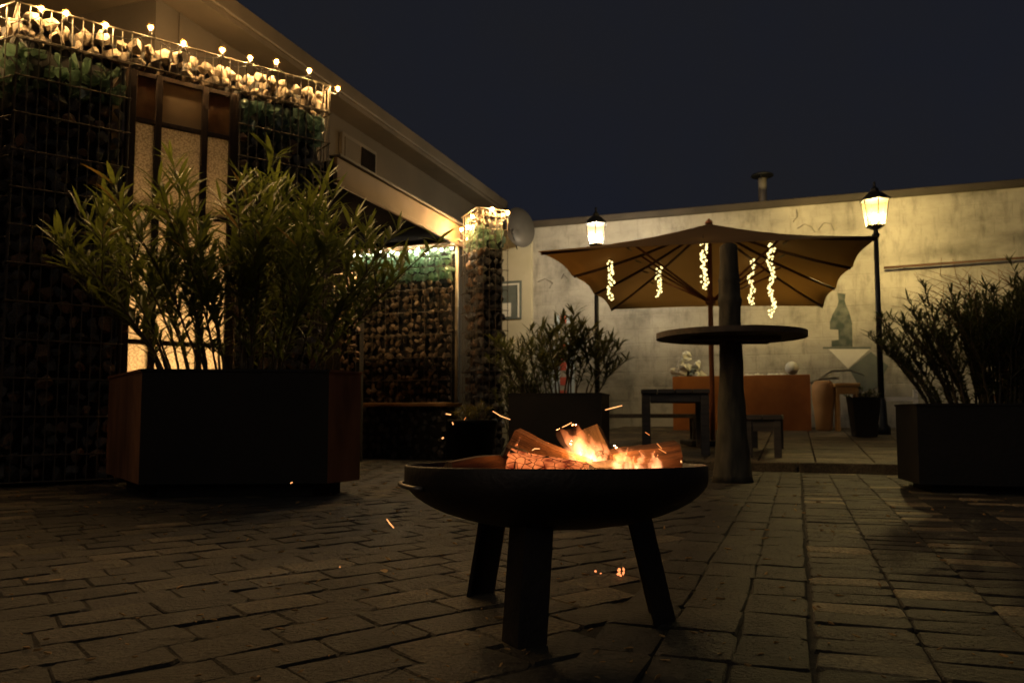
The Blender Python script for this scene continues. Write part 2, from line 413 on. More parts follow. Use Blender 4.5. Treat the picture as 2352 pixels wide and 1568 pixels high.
def fill(parent, x0, x1, y, z0, z1, size, mats, seed, name='stone', depth=0.5, limit=9999, alongy=False):
    """a layer of single stones behind a mesh face (x-z plane at y, or y-z plane when alongy)"""
    rr = rng(seed); nx = max(1, round((x1 - x0) / size)); nz = max(1, round((z1 - z0) / size)); c = 0
    for j in range(nz):
        for i in range(nx):
            if c >= limit: return
            a = x0 + (i + 0.5 + (0.25 if j % 2 else -0.2)) * (x1 - x0) / nx + rr.uniform(-.2, .2) * size
            a = min(max(a, x0 + size * .35), x1 - size * .35)
            z = z0 + (j + 0.5) * (z1 - z0) / nz + rr.uniform(-.14, .14) * size
            sc = size * rr.uniform(0.40, 0.80) * (1.25 if name == 'glass_chunk' else 1.0); yy = y + depth * size + rr.uniform(0, .3) * size
            loc = (yy, a, z) if alongy else (a, yy, z)
            place(name, stone_mesh(rr.choice(mats), rr.randrange(10), 'shard' if name == 'glass_chunk' else 'stone'), parent, loc,
                  (rr.uniform(0, 6.3), rr.uniform(0, 6.3), rr.uniform(0, 6.3)) if name != 'stone' else (rr.uniform(-1.5, 1.5), rr.uniform(-1.5, 1.5), rr.uniform(0, 6.3)), (sc, sc, sc))
            c += 1
def joined_stones(parent, name, boxes, size, mats, seed, mat):
    """many small stones of one basket as one stuff part"""
    rr = rng(seed); mb = MB()
    for (x0, x1, y0, y1, z0, z1) in boxes:
        nx = max(1, round((x1 - x0) / size)); nz = max(1, round((z1 - z0) / size)); ny = max(1, round((y1 - y0) / size))
        for j in range(nz):
            for i in range(nx):
                for l in range(ny):
                    c = Vector((x0 + (i + .5 + rr.uniform(-.3, .3)) * (x1 - x0) / nx, y0 + (l + .5 + rr.uniform(-.2, .2)) * (y1 - y0) / ny, z0 + (j + .5 + rr.uniform(-.3, .3)) * (z1 - z0) / nz))
                    vs, fs = HULLS[rr.randrange(10)]
                    E = Euler((rr.uniform(0, 6), rr.uniform(0, 6), rr.uniform(0, 6))).to_matrix(); k = size * rr.uniform(.42, .68)
                    mb.add([c + E @ (Vector(v) * k) for v in vs], fs)
    return tag(mb.build(name, M[mat], parent), kind='stuff')

# ================================================================== SETTING: ground and paving
g = MB().add([(-150, -150, -0.06), (150, -150, -0.06), (150, 150, -0.06), (-150, 150, -0.06)], [(0, 1, 2, 3)]).build('ground', M['asphalt'])
tag(g, 'dark asphalt ground beyond the paved yard', kind='structure')

def paver_mesh(mat, w, d, h, var):
    k = ('pv', mat, w, d, var)
    if k in _cache: return _cache[k]
    rr = rng(var * 7 + 3); mb = MB(); c = 0.004
    def j(x): return x + rr.uniform(-.004, .004)
    b = [(-w / 2, -d / 2), (w / 2, -d / 2), (w / 2, d / 2), (-w / 2, d / 2)]
    # eight-sided outline: worn corners
    ol = []
    for i, (x, y) in enumerate(b):
        px, py = b[i - 1]; nx, ny = b[(i + 1) % 4]
        e = 0.012 * rr.uniform(.5, 1.5)
        for qx, qy in ((px, py), (nx, ny)):
            L = math.hypot(qx - x, qy - y); ol.append((x + (qx - x) * e / L, y + (qy - y) * e / L))
    ol = [(j(x), j(y)) for x, y in ol]
    n = 8
    vs = [(x, y, -h) for x, y in ol] + [(x, y, -0.004 + rr.uniform(-.002, .001)) for x, y in ol] + [(x * (1 - 2 * c / w), y * (1 - 2 * c / d), rr.uniform(-.003, .002)) for x, y in ol] + [(0, 0, 0.003)]
    fs = [(i, (i + 1) % n, n + (i + 1) % n, n + i) for i in range(n)] + [(n + i, n + (i + 1) % n, 2 * n + (i + 1) % n, 2 * n + i) for i in range(n)]
    fs += [(2 * n + i, 2 * n + (i + 1) % n, 3 * n) for i in range(n)]
    _cache[k] = mb.add(vs, fs).mesh('paver', M[mat]); return _cache[k]

def paving(name, label, ang, w, d, gap, inside, mat, matfar, bounds, seed, cap=295, zj=0.0018, bond=True, zo=0.0):
    rr = rng(seed); cells = []
    ca, sa = math.cos(ang), math.sin(ang)
    a0, a1, b0, b1 = bounds
    nb = int((b1 - b0) / (d + gap)); na = int((a1 - a0) / (w + gap))
    for jb in range(nb):
        off = ((w + gap) * (0.5 if jb % 2 else 0.0) + rr.uniform(-.04, .04)) if bond else 0.0
        for ia in range(na):
            a = a0 + ia * (w + gap) + off; b = b0 + jb * (d + gap)
            x = a * ca - b * sa; y = a * sa + b * ca
            if inside(x, y): cells.append((x, y))
    cells.sort(key=lambda p: p[0] ** 2 + p[1] ** 2)
    xs = [p[0] for p in cells]; ys = [p[1] for p in cells]
    bed = thing(name, (0, 0, 0), 0, label, None)
    bed['kind'] = 'structure'
    for (x, y) in cells[:cap]:
        place('paver', paver_mesh(mat, w, d, 0.05, rr.randrange(6)), bed, (x, y, zo + rr.uniform(-zj, zj)), (R(rr.uniform(-.45, .45)), R(rr.uniform(-.45, .45)), ang + R(rr.uniform(-.8, .8))))
    if len(cells) > cap:
        mb = MB()
        for (x, y) in cells[cap:]:
            me = paver_mesh(mat, w, d, 0.05, rr.randrange(6))
            mt = Matrix.Translation((x, y, zo + rr.uniform(-zj, zj))) @ Euler((R(rr.uniform(-.45, .45)), R(rr.uniform(-.45, .45)), ang)).to_matrix().to_4x4()
            mb.add([mt @ v.co for v in me.vertices], [tuple(p.vertices) for p in me.polygons])
        tag(mb.build('far_pavers', M[matfar], bed), kind='stuff')
    return bed
def s_of(x, y): return x * V.x + y * V.y
def t_of(x, y): return x * U.x + y * U.y
def vis(x, y): return y > 1.2 and abs(x) < 0.75 * y + 0.4
AG = math.atan2(0.606, 0.795)
joint = MB().add([(-9, 0.5, -0.008), (9, 0.5, -0.008), (9, 10, -0.008), (-9, 10, -0.008)], [(0, 1, 2, 3)]).build('paving_joints', M['bed'])
tag(joint, 'dark sand and soil filling the joints between pavers', kind='structure')
paving('slab_paving', 'worn dark stone slabs laid diagonally around the fire bowl', AG, 0.222, 0.146, 0.004,
       lambda x, y: s_of(x, y) < -0.43 and t_of(x, y) < 9.0 and vis(x, y) and x > -5.2, 'paver', 'paver_far', (-6, 12, -6, 12), 11, zo=-0.003)
paving('strip_paving', 'slabs in lengthwise strips right of the fire bowl, coloured dark as if shadowed', SITE + math.pi / 2, 0.22, 0.150, 0.004,
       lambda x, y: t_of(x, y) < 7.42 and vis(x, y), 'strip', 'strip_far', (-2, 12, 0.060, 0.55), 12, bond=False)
paving('sett_paving', 'small rectangular setts in rows leading to the terrace', SITE, 0.217, 0.118, 0.004,
       lambda x, y: t_of(x, y) < 7.42 and vis(x, y), 'setts', 'setts_far', (0.135, 4.8, -2, 12), 13, bond=False)

# terrace: sloping slab with a kerb
TT0 = 7.61
def tz(t): return 0.07 + 0.04 * (t - TT0)
def terr(x, y): return tz(t_of(x, y))
terrace = thing('terrace', (0, 0, 0), 0, 'low raised terrace of sandy slabs under the parasol', None); terrace['kind'] = 'structure'
mb = MB()
vs = []
for s, t in ((-3.0, TT0), (7.5, TT0), (7.5, 15.6), (-3.0, 15.6)):
    p = st(s, t); vs += [(p.x, p.y, -0.05), (p.x, p.y, tz(t) - 0.03)]
mb.add(vs, [(0, 6, 4, 2), (1, 3, 5, 7), (0, 2, 3, 1), (2, 4, 5, 3), (4, 6, 7, 5), (6, 0, 1, 7)]).build('base', M['bed'], terrace)
rr = rng(5)
sl = {}
for v in range(4):
    sl[v] = paver_mesh('slab', 0.485, 0.485, 0.03, 20 + v)
slope = math.atan(0.04)
E = (Matrix.Rotation(SITE, 3, 'Z') @ Matrix.Rotation(slope, 3, 'X')).to_euler()
for i in range(17):
    for j in range(12):
        s = -2.6 + i * 0.5; t = TT0 + 0.42 + j * 0.5
        p = st(s, t)
        if abs(p.x) > 0.72 * p.y: continue
        place('slab', sl[rr.randrange(4)], terrace, (p.x, p.y, tz(t) + rr.uniform(-.002, .002)), E)
for i in range(9):
    p = st(-2.5 + i * 1.0, TT0 + 0.07)
    MB().box(-.492, .492, -.09, .09, -.13, .012, 0.012).build('kerb', M['slab'], terrace, (p.x, p.y, tz(TT0)), SITE)

# ================================================================== back wall
W0 = Vector((0.31, 14.5, 0)); WD = Vector((0.942, -0.335, 0)).normalized()
WR = math.atan2(WD.y, WD.x)
WH = at(1215, 510, 14.5).z
def wall_mat():
    m, nt, N, L = nmat('painted_block_wall')
    b = N['Principled BSDF']; b.inputs['Roughness'].default_value = 0.9
    tc = N.new('ShaderNodeTexCoord')
    n1 = N.new('ShaderNodeTexNoise'); n1.inputs['Scale'].default_value = 0.9; n1.inputs['Detail'].default_value = 7; n1.inputs['Roughness'].default_value = 0.62
    mp = N.new('ShaderNodeMapping'); mp.inputs['Scale'].default_value = (1, 1, 1.6)
    L.new(tc.outputs['Object'], mp.inputs[0]); L.new(mp.outputs[0], n1.inputs['Vector'])
    r1 = N.new('ShaderNodeValToRGB'); e = r1.color_ramp.elements
    e[0].position = 0.34; e[0].color = (0.19, 0.177, 0.147, 1); e[1].position = 0.66; e[1].color = (0.46, 0.425, 0.355, 1)
    k = e.new(0.48); k.color = (0.34, 0.315, 0.265, 1)
    L.new(n1.outputs['Fac'], r1.inputs['Fac'])
    n2 = N.new('ShaderNodeTexNoise'); n2.inputs['Scale'].default_value = 3.2; n2.inputs['Detail'].default_value = 8; n2.inputs['Roughness'].default_value = 0.7
    mp2 = N.new('ShaderNodeMapping'); mp2.inputs['Scale'].default_value = (1.6, 1, 0.45)
    L.new(tc.outputs['Object'], mp2.inputs[0]); L.new(mp2.outputs[0], n2.inputs['Vector'])
    r2 = N.new('ShaderNodeMapRange'); r2.inputs['From Min'].default_value = 0.36; r2.inputs['From Max'].default_value = 0.5; r2.inputs['To Min'].default_value = 0.66; r2.inputs['To Max'].default_value = 1.0
    L.new(n2.outputs['Fac'], r2.inputs['Value'])
    mx = N.new('ShaderNodeMix'); mx.data_type = 'RGBA'; mx.blend_type = 'MULTIPLY'; mx.inputs['Factor'].default_value = 1
    L.new(r1.outputs[0], mx.inputs['A']); L.new(r2.outputs[0], mx.inputs['B']); L.new(mx.outputs['Result'], b.inputs['Base Color'])
    sx = N.new('ShaderNodeSeparateXYZ'); cb = N.new('ShaderNodeCombineXYZ'); L.new(tc.outputs['Object'], sx.inputs[0])
    L.new(sx.outputs['X'], cb.inputs['X']); L.new(sx.outputs['Z'], cb.inputs['Y'])
    br = N.new('ShaderNodeTexBrick'); br.inputs['Scale'].default_value = 1.0; br.inputs['Brick Width'].default_value = 0.5; br.inputs['Row Height'].default_value = 0.25
    br.inputs['Mortar Size'].default_value = 0.012; br.inputs['Mortar Smooth'].default_value = 0.5
    L.new(cb.outputs[0], br.inputs['Vector'])
    n3 = N.new('ShaderNodeTexNoise'); n3.inputs['Scale'].default_value = 14; n3.inputs['Detail'].default_value = 6; L.new(tc.outputs['Object'], n3.inputs['Vector'])
    ad = N.new('ShaderNodeMath'); ad.operation = 'MULTIPLY_ADD'; ad.inputs[1].default_value = -0.8
    L.new(br.outputs['Fac'], ad.inputs[0]); L.new(n3.outputs['Fac'], ad.inputs[2])
    bp = N.new('ShaderNodeBump'); bp.inputs['Strength'].default_value = 0.5; bp.inputs['Distance'].default_value = 0.015
    L.new(ad.outputs[0], bp.inputs['Height']); L.new(bp.outputs[0], b.inputs['Normal'])
    return m
M['wall'] = wall_mat()
wall = thing('painted_wall', W0, WR, 'long pale painted block wall with murals behind the parasol', 'wall')
MB().box(-1.6, 16, 0, 0.3, -0.1, WH - 0.12).build('wall_face', M['wall'], wall)
MB().box(-1.65, 16.05, -0.07, 0.36, WH - 0.12, WH, 0.012).build('coping', M['eave'], wall)
MB().box(-1.6, 0.08, -0.10, -0.003, -0.1, WH - 0.26).build('pilaster', pmat('cream_render', (0.46, 0.41, 0.28), (0.55, 0.49, 0.35), 2, 0.9, bump=0.2, bscale=20), wall)
Wi = wall.matrix_basis.inverted() if False else Matrix.Rotation(-WR, 4, 'Z') @ Matrix.Translation(-W0)
def wp(px, py, off=0.0):
    """pixel -> wall coordinates (x along the wall, z)"""
    a = at(px, py, 1.0) - Vector((0, 0, CAMH)); o = Wi @ Vector((0, 0, CAMH)); d = (Matrix.Rotation(-WR, 4, 'Z') @ a)
    k = (-off - o.y) / d.y; q = o + d * k
    return q.x, q.z
def wdot(px, py, Y=None):
    x, z = wp(px, py); return (x, -0.006, z)
def mural(name, pts, mat, off=0.006, th=0.004):
    P = [wp(*p) for p in pts]
    n = len(P)
    vs = [(x, -off, z) for x, z in P] + [(x, -off + th, z) for x, z in P]
    area = sum(P[i][0] * P[(i + 1) % n][1] - P[(i + 1) % n][0] * P[i][1] for i in range(n))
    fs = [tuple(range(n)), tuple(reversed(range(n, 2 * n)))] + [((i + 1) % n, i, n + i, n + (i + 1) % n) for i in range(n)]
    return MB().add(vs, fs).build(name, M[mat], wall)
def stroke(name, pts, w, mat, off=0.006):
    P = [Vector((x, -off, z)) for x, z in (wp(*p) for p in pts)]
    return MB().tube(P, w, 6, ell=(1, 0.25)).build(name, M[mat], wall)
M['p_teal'] = pmat('teal_paint', (0.050, 0.066, 0.055), (0.17, 0.175, 0.145), 7, 0.9, lo=0.40, hi=0.72)
M['p_teal2'] = pmat('slate_paint', (0.10, 0.115, 0.10), (0.15, 0.16, 0.135), 4, 0.9)
M['p_white'] = pmat('white_paint', (0.66, 0.62, 0.52), (0.76, 0.72, 0.62), 4, 0.9)
M['p_red'] = pmat('red_paint', (0.52, 0.09, 0.06), (0.60, 0.12, 0.08), 6, 0.9)
M['p_blue'] = pmat('pale_blue_paint', (0.42, 0.50, 0.56), (0.50, 0.57, 0.62), 6, 0.9)
M['p_line'] = pmat('grey_line_paint', (0.16, 0.15, 0.13), (0.24, 0.22, 0.19), 8, 0.9)
M['p_ochre'] = pmat('ochre_paint', (0.52, 0.42, 0.16), (0.58, 0.48, 0.22), 2, 0.9)
mural('painted_bottle', [(1910, 796), (1958, 796), (1957, 742), (1950, 716), (1944, 703), (1940, 690), (1942, 675), (1923, 673), (1926, 690), (1923, 703), (1912, 722), (1906, 740), (1906, 756), (1925, 757), (1926, 780), (1910, 782)], 'p_teal')
mural('painted_shelf_line', [(1890, 796.5), (2000, 796.5), (2000, 801), (1890, 801)], 'p_teal2')
mural('painted_triangle', [(1903, 801.5), (1998, 801.5), (1948, 846)], 'p_white')
mural('painted_diamond', [(1950, 846), (2000, 808), (2040, 840), (2015, 890), (1980, 900)], 'p_teal2', 0.010)
for (a, b, c, d) in ((1262, 720, 1330, 735), (1290, 725, 1316, 745), (1284, 785, 1330, 905)):
    pass
for i, (y0, y1) in enumerate(((725, 742), (788, 826), (832, 850), (866, 884), (896, 925))):
    mural('red_stripe', [(1287, y0), (1301, y0), (1301, y1), (1287, y1)], 'p_red', 0.012)
for x0, x1, y0, y1 in ((1274, 1286, 724, 770), (1302, 1318, 724, 742), (1268, 1286, 786, 925), (1302, 1320, 786, 925)):
    mural('blue_stripe', [(x0, y0), (x1, y0), (x1, y1), (x0, y1)], 'p_blue', 0.009)
mural('white_base_stripe', [(1258, 926), (1336, 926), (1336, 944), (1258, 944)], 'p_white', 0.009)
mural('red_base_stripe', [(1276, 945), (1318, 945), (1318, 956), (1276, 956)], 'p_red', 0.009)
for pts in ([(1832, 525), (1848, 515), (1864, 522), (1872, 534)], [(1880, 528), (1892, 512), (1908, 514), (1916, 530)], [(1822, 510), (1832, 496), (1830, 482)],
            [(1235, 648), (1252, 640), (1270, 650), (1262, 662)], [(1290, 640), (1296, 628), (1304, 640)], [(1880, 870), (1910, 850), (1950, 848), (1985, 862)],
            [(1830, 905), (1852, 880), (1888, 868), (1925, 866)]):
    stroke('painted_line', pts, 0.02, 'p_line')
# framed board on the wall near the gabion pillar
fb = thing('framed_board', W0 + WD * -0.72 + Vector((0, 0, 0)), WR, 'dark board with white frame hung on the cream wall strip beside the stone pillar', 'sign')
bz0, bz1 = at(1180, 735, 14.6).z, at(1180, 655, 14.6).z
MB().box(-.02, .62, -.135, -.104, bz0, bz1 + 0.06, 0.004).build('board', M['p_teal2'], fb)
for bx in ((.02, .58, bz1 - 0.02, bz1 + 0.01), (.02, .05, bz0 + .03, bz1 - .022), (.55, .58, bz0 + .03, bz1 - .022)):
    MB().box(bx[0], bx[1], -.15, -.137, bx[2], bx[3]).build('white_bar', M['p_white'], fb)
MB().box(.1, .42, -.148, -.137, bz0 + .05, bz0 + .30).build('white_patch', M['p_white'], fb)
# rail along the wall on the right
xa, za = wp(2030, 615, 0.12); xb, zb = wp(2352, 592, 0.12)
k = (zb - za) / (xb - xa)
rl = thing('wall_rail', W0 + WD * xa, WR, 'thin dark horizontal rail fixed along the wall right of the tall lantern', 'rail')
MB().tube([(0, -.12, za), (6, -.12, za + k * 6)], 0.020, 8).build('bar', M['rib'], rl)
for q in (0.3, 2.6, 4.9): MB().tube([(q, -.12, za + k * q), (q, 0.0, za + k * q)], 0.012, 6).build('bracket', M['post_iron'], rl)
# roof vent pipe
p = at(1752, 470, 14.2)
vp = thing('vent_pipe', (p.x, p.y, WH - 0.35), 0, 'metal vent pipe with dark rain cap above the wall top', 'vent')
top = at(1752, 398, 14.2).z - (WH - 0.35)
MB().tube([(0, 0, 0), (0, 0, top - 0.10)], 0.075, 14).build('pipe', pmat('zinc_pipe', (0.34, 0.30, 0.23), (0.44, 0.39, 0.30), 5, 0.5, 0.3), vp)
MB().lathe([(0.20, 0), (0.19, 0.03), (0.06, 0.075), (0.0, 0.08)], 16, (0, 0, top - 0.06)).build('cap', M['post_iron'], vp)
for a in range(3):
    MB().tube([(0.07 * math.cos(a * 2.1), 0.07 * math.sin(a * 2.1), top - 0.13), (0.12 * math.cos(a * 2.1), 0.12 * math.sin(a * 2.1), top - 0.05)], 0.008, 5).build('strut', M['post_iron'], vp)
MB().box(-1.2, 1.2, -.4, 1.2, -.06, -.01).build('roof_patch', M['dark'], vp)
# satellite dish
p = at(1188, 527, 14.15)
dsh = thing('satellite_dish', p, 0, 'grey satellite dish on the wall behind the stone pillar', 'satellite dish')
mb = MB(); prof = [(0.0, 0.0)] + [(0.30 * i / 6, 0.09 * (i / 6) ** 2) for i in range(1, 7)] + [(0.305, 0.10), (0.0, 0.012)]
dm = mb.lathe(prof, 28).build('reflector', M['dish'], dsh)
dm.rotation_euler = (R(80), 0, R(28)); dm.scale = (1, 1.25, 1)
MB().tube([(0, 0.02, 0), (0.0, 0.35, -0.02)], 0.02, 8).build('wall_bracket', M['post_iron'], dsh)
MB().tube([(0, 0, -0.36), (-0.09, -0.30, -0.12)], 0.010, 6).build('feed_arm', M['post_iron'], dsh)
MB().tube([(-0.09, -0.30, -0.15), (-0.08, -0.25, -0.06)], 0.024, 8).build('feed_horn', M['dish'], dsh)

# ================================================================== left building with canopy
bl = thing('building', (0, 0, 0), SITE, 'long brown rendered building with deep eave behind the gabion walls', 'building')
EH = at(1150, 452, 14.0).z
BS = -5.25
mb = MB()
mb.box(BS - 6, BS - 1.35, -6, 5.35, -0.1, EH - 0.22)
mb.box(BS - 6, BS, 5.35, 5.6, -0.1, EH - 0.22)
mb.box(BS - 6, BS, 9.3, 13.4, -0.1, EH - 0.22)
mb.box(BS - 6, BS, 5.6, 9.3, 2.74, EH - 0.22)
mb.build('wall', M['plaster'], bl)
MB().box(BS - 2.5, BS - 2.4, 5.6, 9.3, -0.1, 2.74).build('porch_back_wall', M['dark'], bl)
MB().box(BS - 6, BS + 0.34, -6, 13.45, EH - 0.22, EH - 0.17).build('soffit', M['eave'], bl)
MB().box(BS + 0.30, BS + 0.37, -6, 13.45, EH - 0.165, EH, 0.01).build('eave_board', M['eave'], bl)
MB().box(BS - 6, BS + 0.29, -6, 13.4, EH - 0.165, EH - 0.06).build('roof', M['dark'], bl)
for i in range(4):
    t = 5.62 + i * 0.55
    MB().box(BS, BS + 0.018, t, t + 0.03, 2.9, EH - 0.225).build('wall_batten', M['plaster'], bl)
# small window above the canopy
wi = MB().box(BS + 0.002, BS + 0.05, 8.35, 9.20, 3.55, 4.0).build('window', M['eave'], bl)
MB().box(BS + 0.052, BS + 0.062, 8.80, 9.15, 3.60, 3.95).build('pane', M['dark'], wi)
MB().box(BS + 0.052, BS + 0.062, 8.40, 8.76, 3.60, 3.95).build('pane', M['plaster'], wi)
# canopy
cn = thing('entrance_canopy', (0, 0, 0), SITE, 'flat entrance canopy with warm lit fascia spanning between the two gabion walls', 'canopy')
ft0 = Vector(at(772, 372, 6.6)); ft1 = Vector(at(1062, 540, 9.3))
S0, S1 = s_of(ft0.x, ft0.y), s_of(ft1.x, ft1.y); T0, T1 = t_of(ft0.x, ft0.y), t_of(ft1.x, ft1.y)
CZ0 = at(1058, 566, 9.88).z; CZ1 = CZ0 + 0.24
SF = -3.90; T0, T1 = 6.28, 8.95
MB().box(BS + 0.03, SF - 0.05, T0 - 0.1, T1 + 0.2, CZ0 + 0.05, CZ1 - 0.03).build('roof_slab', M['dark'], cn)
MB().box(SF - 0.045, SF, T0 - 0.1, T1 + 0.2, CZ0, CZ1, 0.006).build('fascia', M['fascia'], cn)
MB().box(SF - 0.10, SF + 0.035, T0 - 0.1, T1 + 0.2, CZ1 + 0.002, CZ1 + 0.028, 0.004).build('drip_edge', M['eave'], cn)
MB().box(SF + 0.002, SF + 0.03, T0 - 0.1, T1 + 0.2, CZ0 - 0.03, CZ0 + 0.02, 0.004).build('lower_trim', M['fascia'], cn)
pp = at(1048, 930, 9.72)
po = thing('canopy_post', (pp.x, pp.y, 0), SITE, 'slim pale steel post holding the far corner of the canopy', 'post')
MB().tube([(0, 0, 0.02), (0, 0, CZ0 + 0.04)], 0.021, 10).build('shaft', M['steel'], po)
MB().box(-.06, .06, -.06, .06, 0.0, 0.02).build('foot_plate', M['steel'], po)
MB().box(-.05, .05, -.05, .05, CZ0 + 0.03, CZ0 + 0.048).build('head_plate', M['steel'], po)

# ================================================================== gabion walls near (A)
GA0 = at(45, 7, 5.55); GA0.z = 0
GTOP = at(45, 7, 5.55).z
GL = 2.40; GD = 0.36
LX = 0.75; RX = 1.60         # door opening along the wall
ZL = GTOP - 0.245            # underside of the lintel basket
def basket_front(parent, x0, x1, y, zs, nx, r=0.0052, rails=True):
    for i in range(nx + 1):
        x = x0 + (x1 - x0) * i / nx
        rod('wire', 'wire', parent, (x, y, zs[0] - 0.01), (x, y, zs[-1] + 0.01), r * 0.9)
    for z in zs:
        rod('rail', 'wire', parent, (x0 - 0.012, y - 0.008, z), (x1 + 0.012, y - 0.008, z), r * 1.25)
def basket_side(parent, x, y0, y1, zs, ny, r=0.0052):
    for i in range(1, ny + 1):
        y = y0 + (y1 - y0) * i / ny
        rod('wire', 'wire', parent, (x, y, zs[0] - 0.01), (x, y, zs[-1] + 0.01), r * 0.9)
    for z in zs:
        rod('rail', 'wire', parent, (x - 0.008, y0 - 0.012, z), (x - 0.008, y1 + 0.012, z), r * 1.25)
def frange(a, b, n): return [a + (b - a) * i / n for i in range(n + 1)]

gt = thing('gabion_lintel', GA0 + Vector((0, 0, ZL)), AG, 'long wire basket of pale stones spanning above the frosted door, topped with globe lights', 'gabion basket')
h = GTOP - ZL
basket_front(gt, 0, GL, 0, [0, h], 35)
basket_side(gt, 0, 0, GD, [0, h], 5)
basket_side(gt, GL + 0.016, 0, GD, [0, h], 5)
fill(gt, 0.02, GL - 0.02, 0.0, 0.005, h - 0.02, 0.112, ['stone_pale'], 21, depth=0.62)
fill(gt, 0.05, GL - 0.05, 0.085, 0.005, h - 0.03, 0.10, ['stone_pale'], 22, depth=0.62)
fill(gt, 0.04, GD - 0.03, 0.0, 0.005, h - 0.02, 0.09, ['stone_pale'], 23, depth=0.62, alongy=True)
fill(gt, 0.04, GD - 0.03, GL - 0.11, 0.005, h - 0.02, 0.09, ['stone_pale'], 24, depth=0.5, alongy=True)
MB().box(0.12, GL - 0.12, 0.19, GD - 0.02, 0.004, h - 0.05).build('stone_core', M['core'], gt)

def pillar(x0, x1, label, glassmat, glass_rows, nx, seed, left):
    L = x1 - x0
    o = thing('gabion_pillar', GA0 + Vector((math.cos(AG) * x0, math.sin(AG) * x0, 0)), AG, label, 'gabion pillar')
    zs = []
    z = ZL - 0.012
    while z > 0.05: zs.append(z); z -= 0.272
    zs.append(0.03); zs.reverse()
    basket_front(o, 0, L, 0, zs, nx)
    if left: basket_side(o, 0, 0, GD, zs, 5)
    else: basket_side(o, L + 0.016, 0, GD, zs, 5)
    zg = ZL - 0.012 - glass_rows
    fill(o, 0.02, L - 0.02, 0.0, zg, ZL - 0.02, 0.095, glassmat, seed, 'glass_chunk', 0.45)
    fill(o, 0.04, L - 0.04, 0.06, zg, ZL - 0.02, 0.10, glassmat, seed + 7, 'glass_chunk', 0.45)
    if left: fill(o, 0.03, GD - 0.03, 0.0, zg - 0.05, ZL - 0.02, 0.085, glassmat, seed + 1, 'glass_chunk', 0.55, alongy=True)
    else: fill(o, 0.03, GD - 0.03, L - 0.12, zg, ZL - 0.02, 0.085, glassmat, seed + 1, 'glass_chunk', 0.55, alongy=True)
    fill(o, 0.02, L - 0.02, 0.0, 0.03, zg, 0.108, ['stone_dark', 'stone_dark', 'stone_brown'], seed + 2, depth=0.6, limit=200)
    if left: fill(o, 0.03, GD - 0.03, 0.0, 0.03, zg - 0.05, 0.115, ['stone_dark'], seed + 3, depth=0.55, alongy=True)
    MB().box(0.10, L - 0.10, 0.12, GD - 0.02, 0.02, ZL - 0.03).build('stone_core', M['core'], o)
    return o
pillar(0, LX, 'tall dark gabion pillar left of the frosted door with green glass in its upper rows', ['glass'], 0.33, 11, 31, True)
pillar(RX, GL, 'tall dark gabion pillar right of the frosted door with teal glass at its top', ['glass_teal'], 0.30, 11, 41, False)

rw = thing('gabion_return_wall', GA0 + Vector((-0.02, -0.012, 0)), math.atan2(0.9, 0.44), 'gabion return wall at the left picture edge with green glass toned pale as if lit under its stones', 'gabion wall')
RD = 1.05
basket_side(rw, 0, 0, RD, [0.03] + frange(0.30, ZL - 0.012, 10) + [GTOP], 11)
fill(rw, 0.02, RD - 0.02, 0.0, ZL, GTOP - 0.02, 0.11, ['stone_pale'], 25, depth=0.6, alongy=True)
fill(rw, 0.02, RD - 0.02, 0.0, ZL - 0.40, ZL - 0.01, 0.095, ['glass_lit', 'glass'], 26, 'glass_chunk', 0.5, alongy=True)
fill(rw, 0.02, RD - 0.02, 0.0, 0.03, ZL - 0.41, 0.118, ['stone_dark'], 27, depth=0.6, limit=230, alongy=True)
MB().box(0.13, 0.3, 0.02, RD - 0.02, 0.02, GTOP - 0.05).build('stone_core', M['core'], rw)
# frosted door between the pillars
dr = thing('lit_door', GA0 + Vector((math.cos(AG) * LX, math.sin(AG) * LX, 0)), AG, 'tall frosted glass door with dark timber frame glowing between two gabion pillars', 'door')
DW = RX - LX
dz = [0.04, 1.05, 2.10, ZL - 0.42, ZL - 0.015]
mb = MB()
for x in (0.012, DW * 0.24, DW * 0.66, DW - 0.062):
    MB().box(x, x + 0.05, 0.06, 0.13, 0.0, ZL - 0.012, 0.004).build('stile', M['wood_post'], dr)
xs = [0.062, DW * 0.24, DW * 0.24 + 0.05, DW * 0.66, DW * 0.66 + 0.05, DW - 0.062]
cols = [(xs[0], xs[1]), (xs[2], xs[3]), (xs[4], xs[5])]
for (a, b) in cols:
    for z in dz[:-1] + [ZL - 0.05]:
        MB().box(a + 0.001, b - 0.001, 0.065, 0.125, z, z + 0.036, 0.003).build('rail', M['wood_post'], dr)
    for i in range(3):
        MB().box(a, b, 0.092, 0.100, dz[i] + 0.036, dz[i + 1]).build('pane', M['frost'], dr)
M['amber'] = pmat('amber_panel', (0.11, 0.062, 0.022), (0.24, 0.135, 0.045), 12, 0.6, trans=(0.25, (0.42, 0.22, 0.06)))
for i, (a, b) in enumerate(cols):
    MB().box(a, b, 0.088, 0.104, dz[3] + 0.036, ZL - 0.05).build('top_panel', M['amber'] if i != 1 else pmat('top_pane', (0.30, 0.24, 0.16), (0.38, 0.30, 0.2), 7, 0.4, trans=(0.4, (0.5, 0.38, 0.2))), dr)
MB().box(0.0, DW, 0.05, 0.15, -0.01, 0.035).build('threshold', M['post_iron'], dr)
for xj in ((-.006, .0115), (DW - .0115, DW + .006)):
    MB().box(xj[0], xj[1], .045, .142, 0, ZL - .012).build('jamb', M['wood_post'], dr)  # boards added to stop lobby light leaking past the stiles
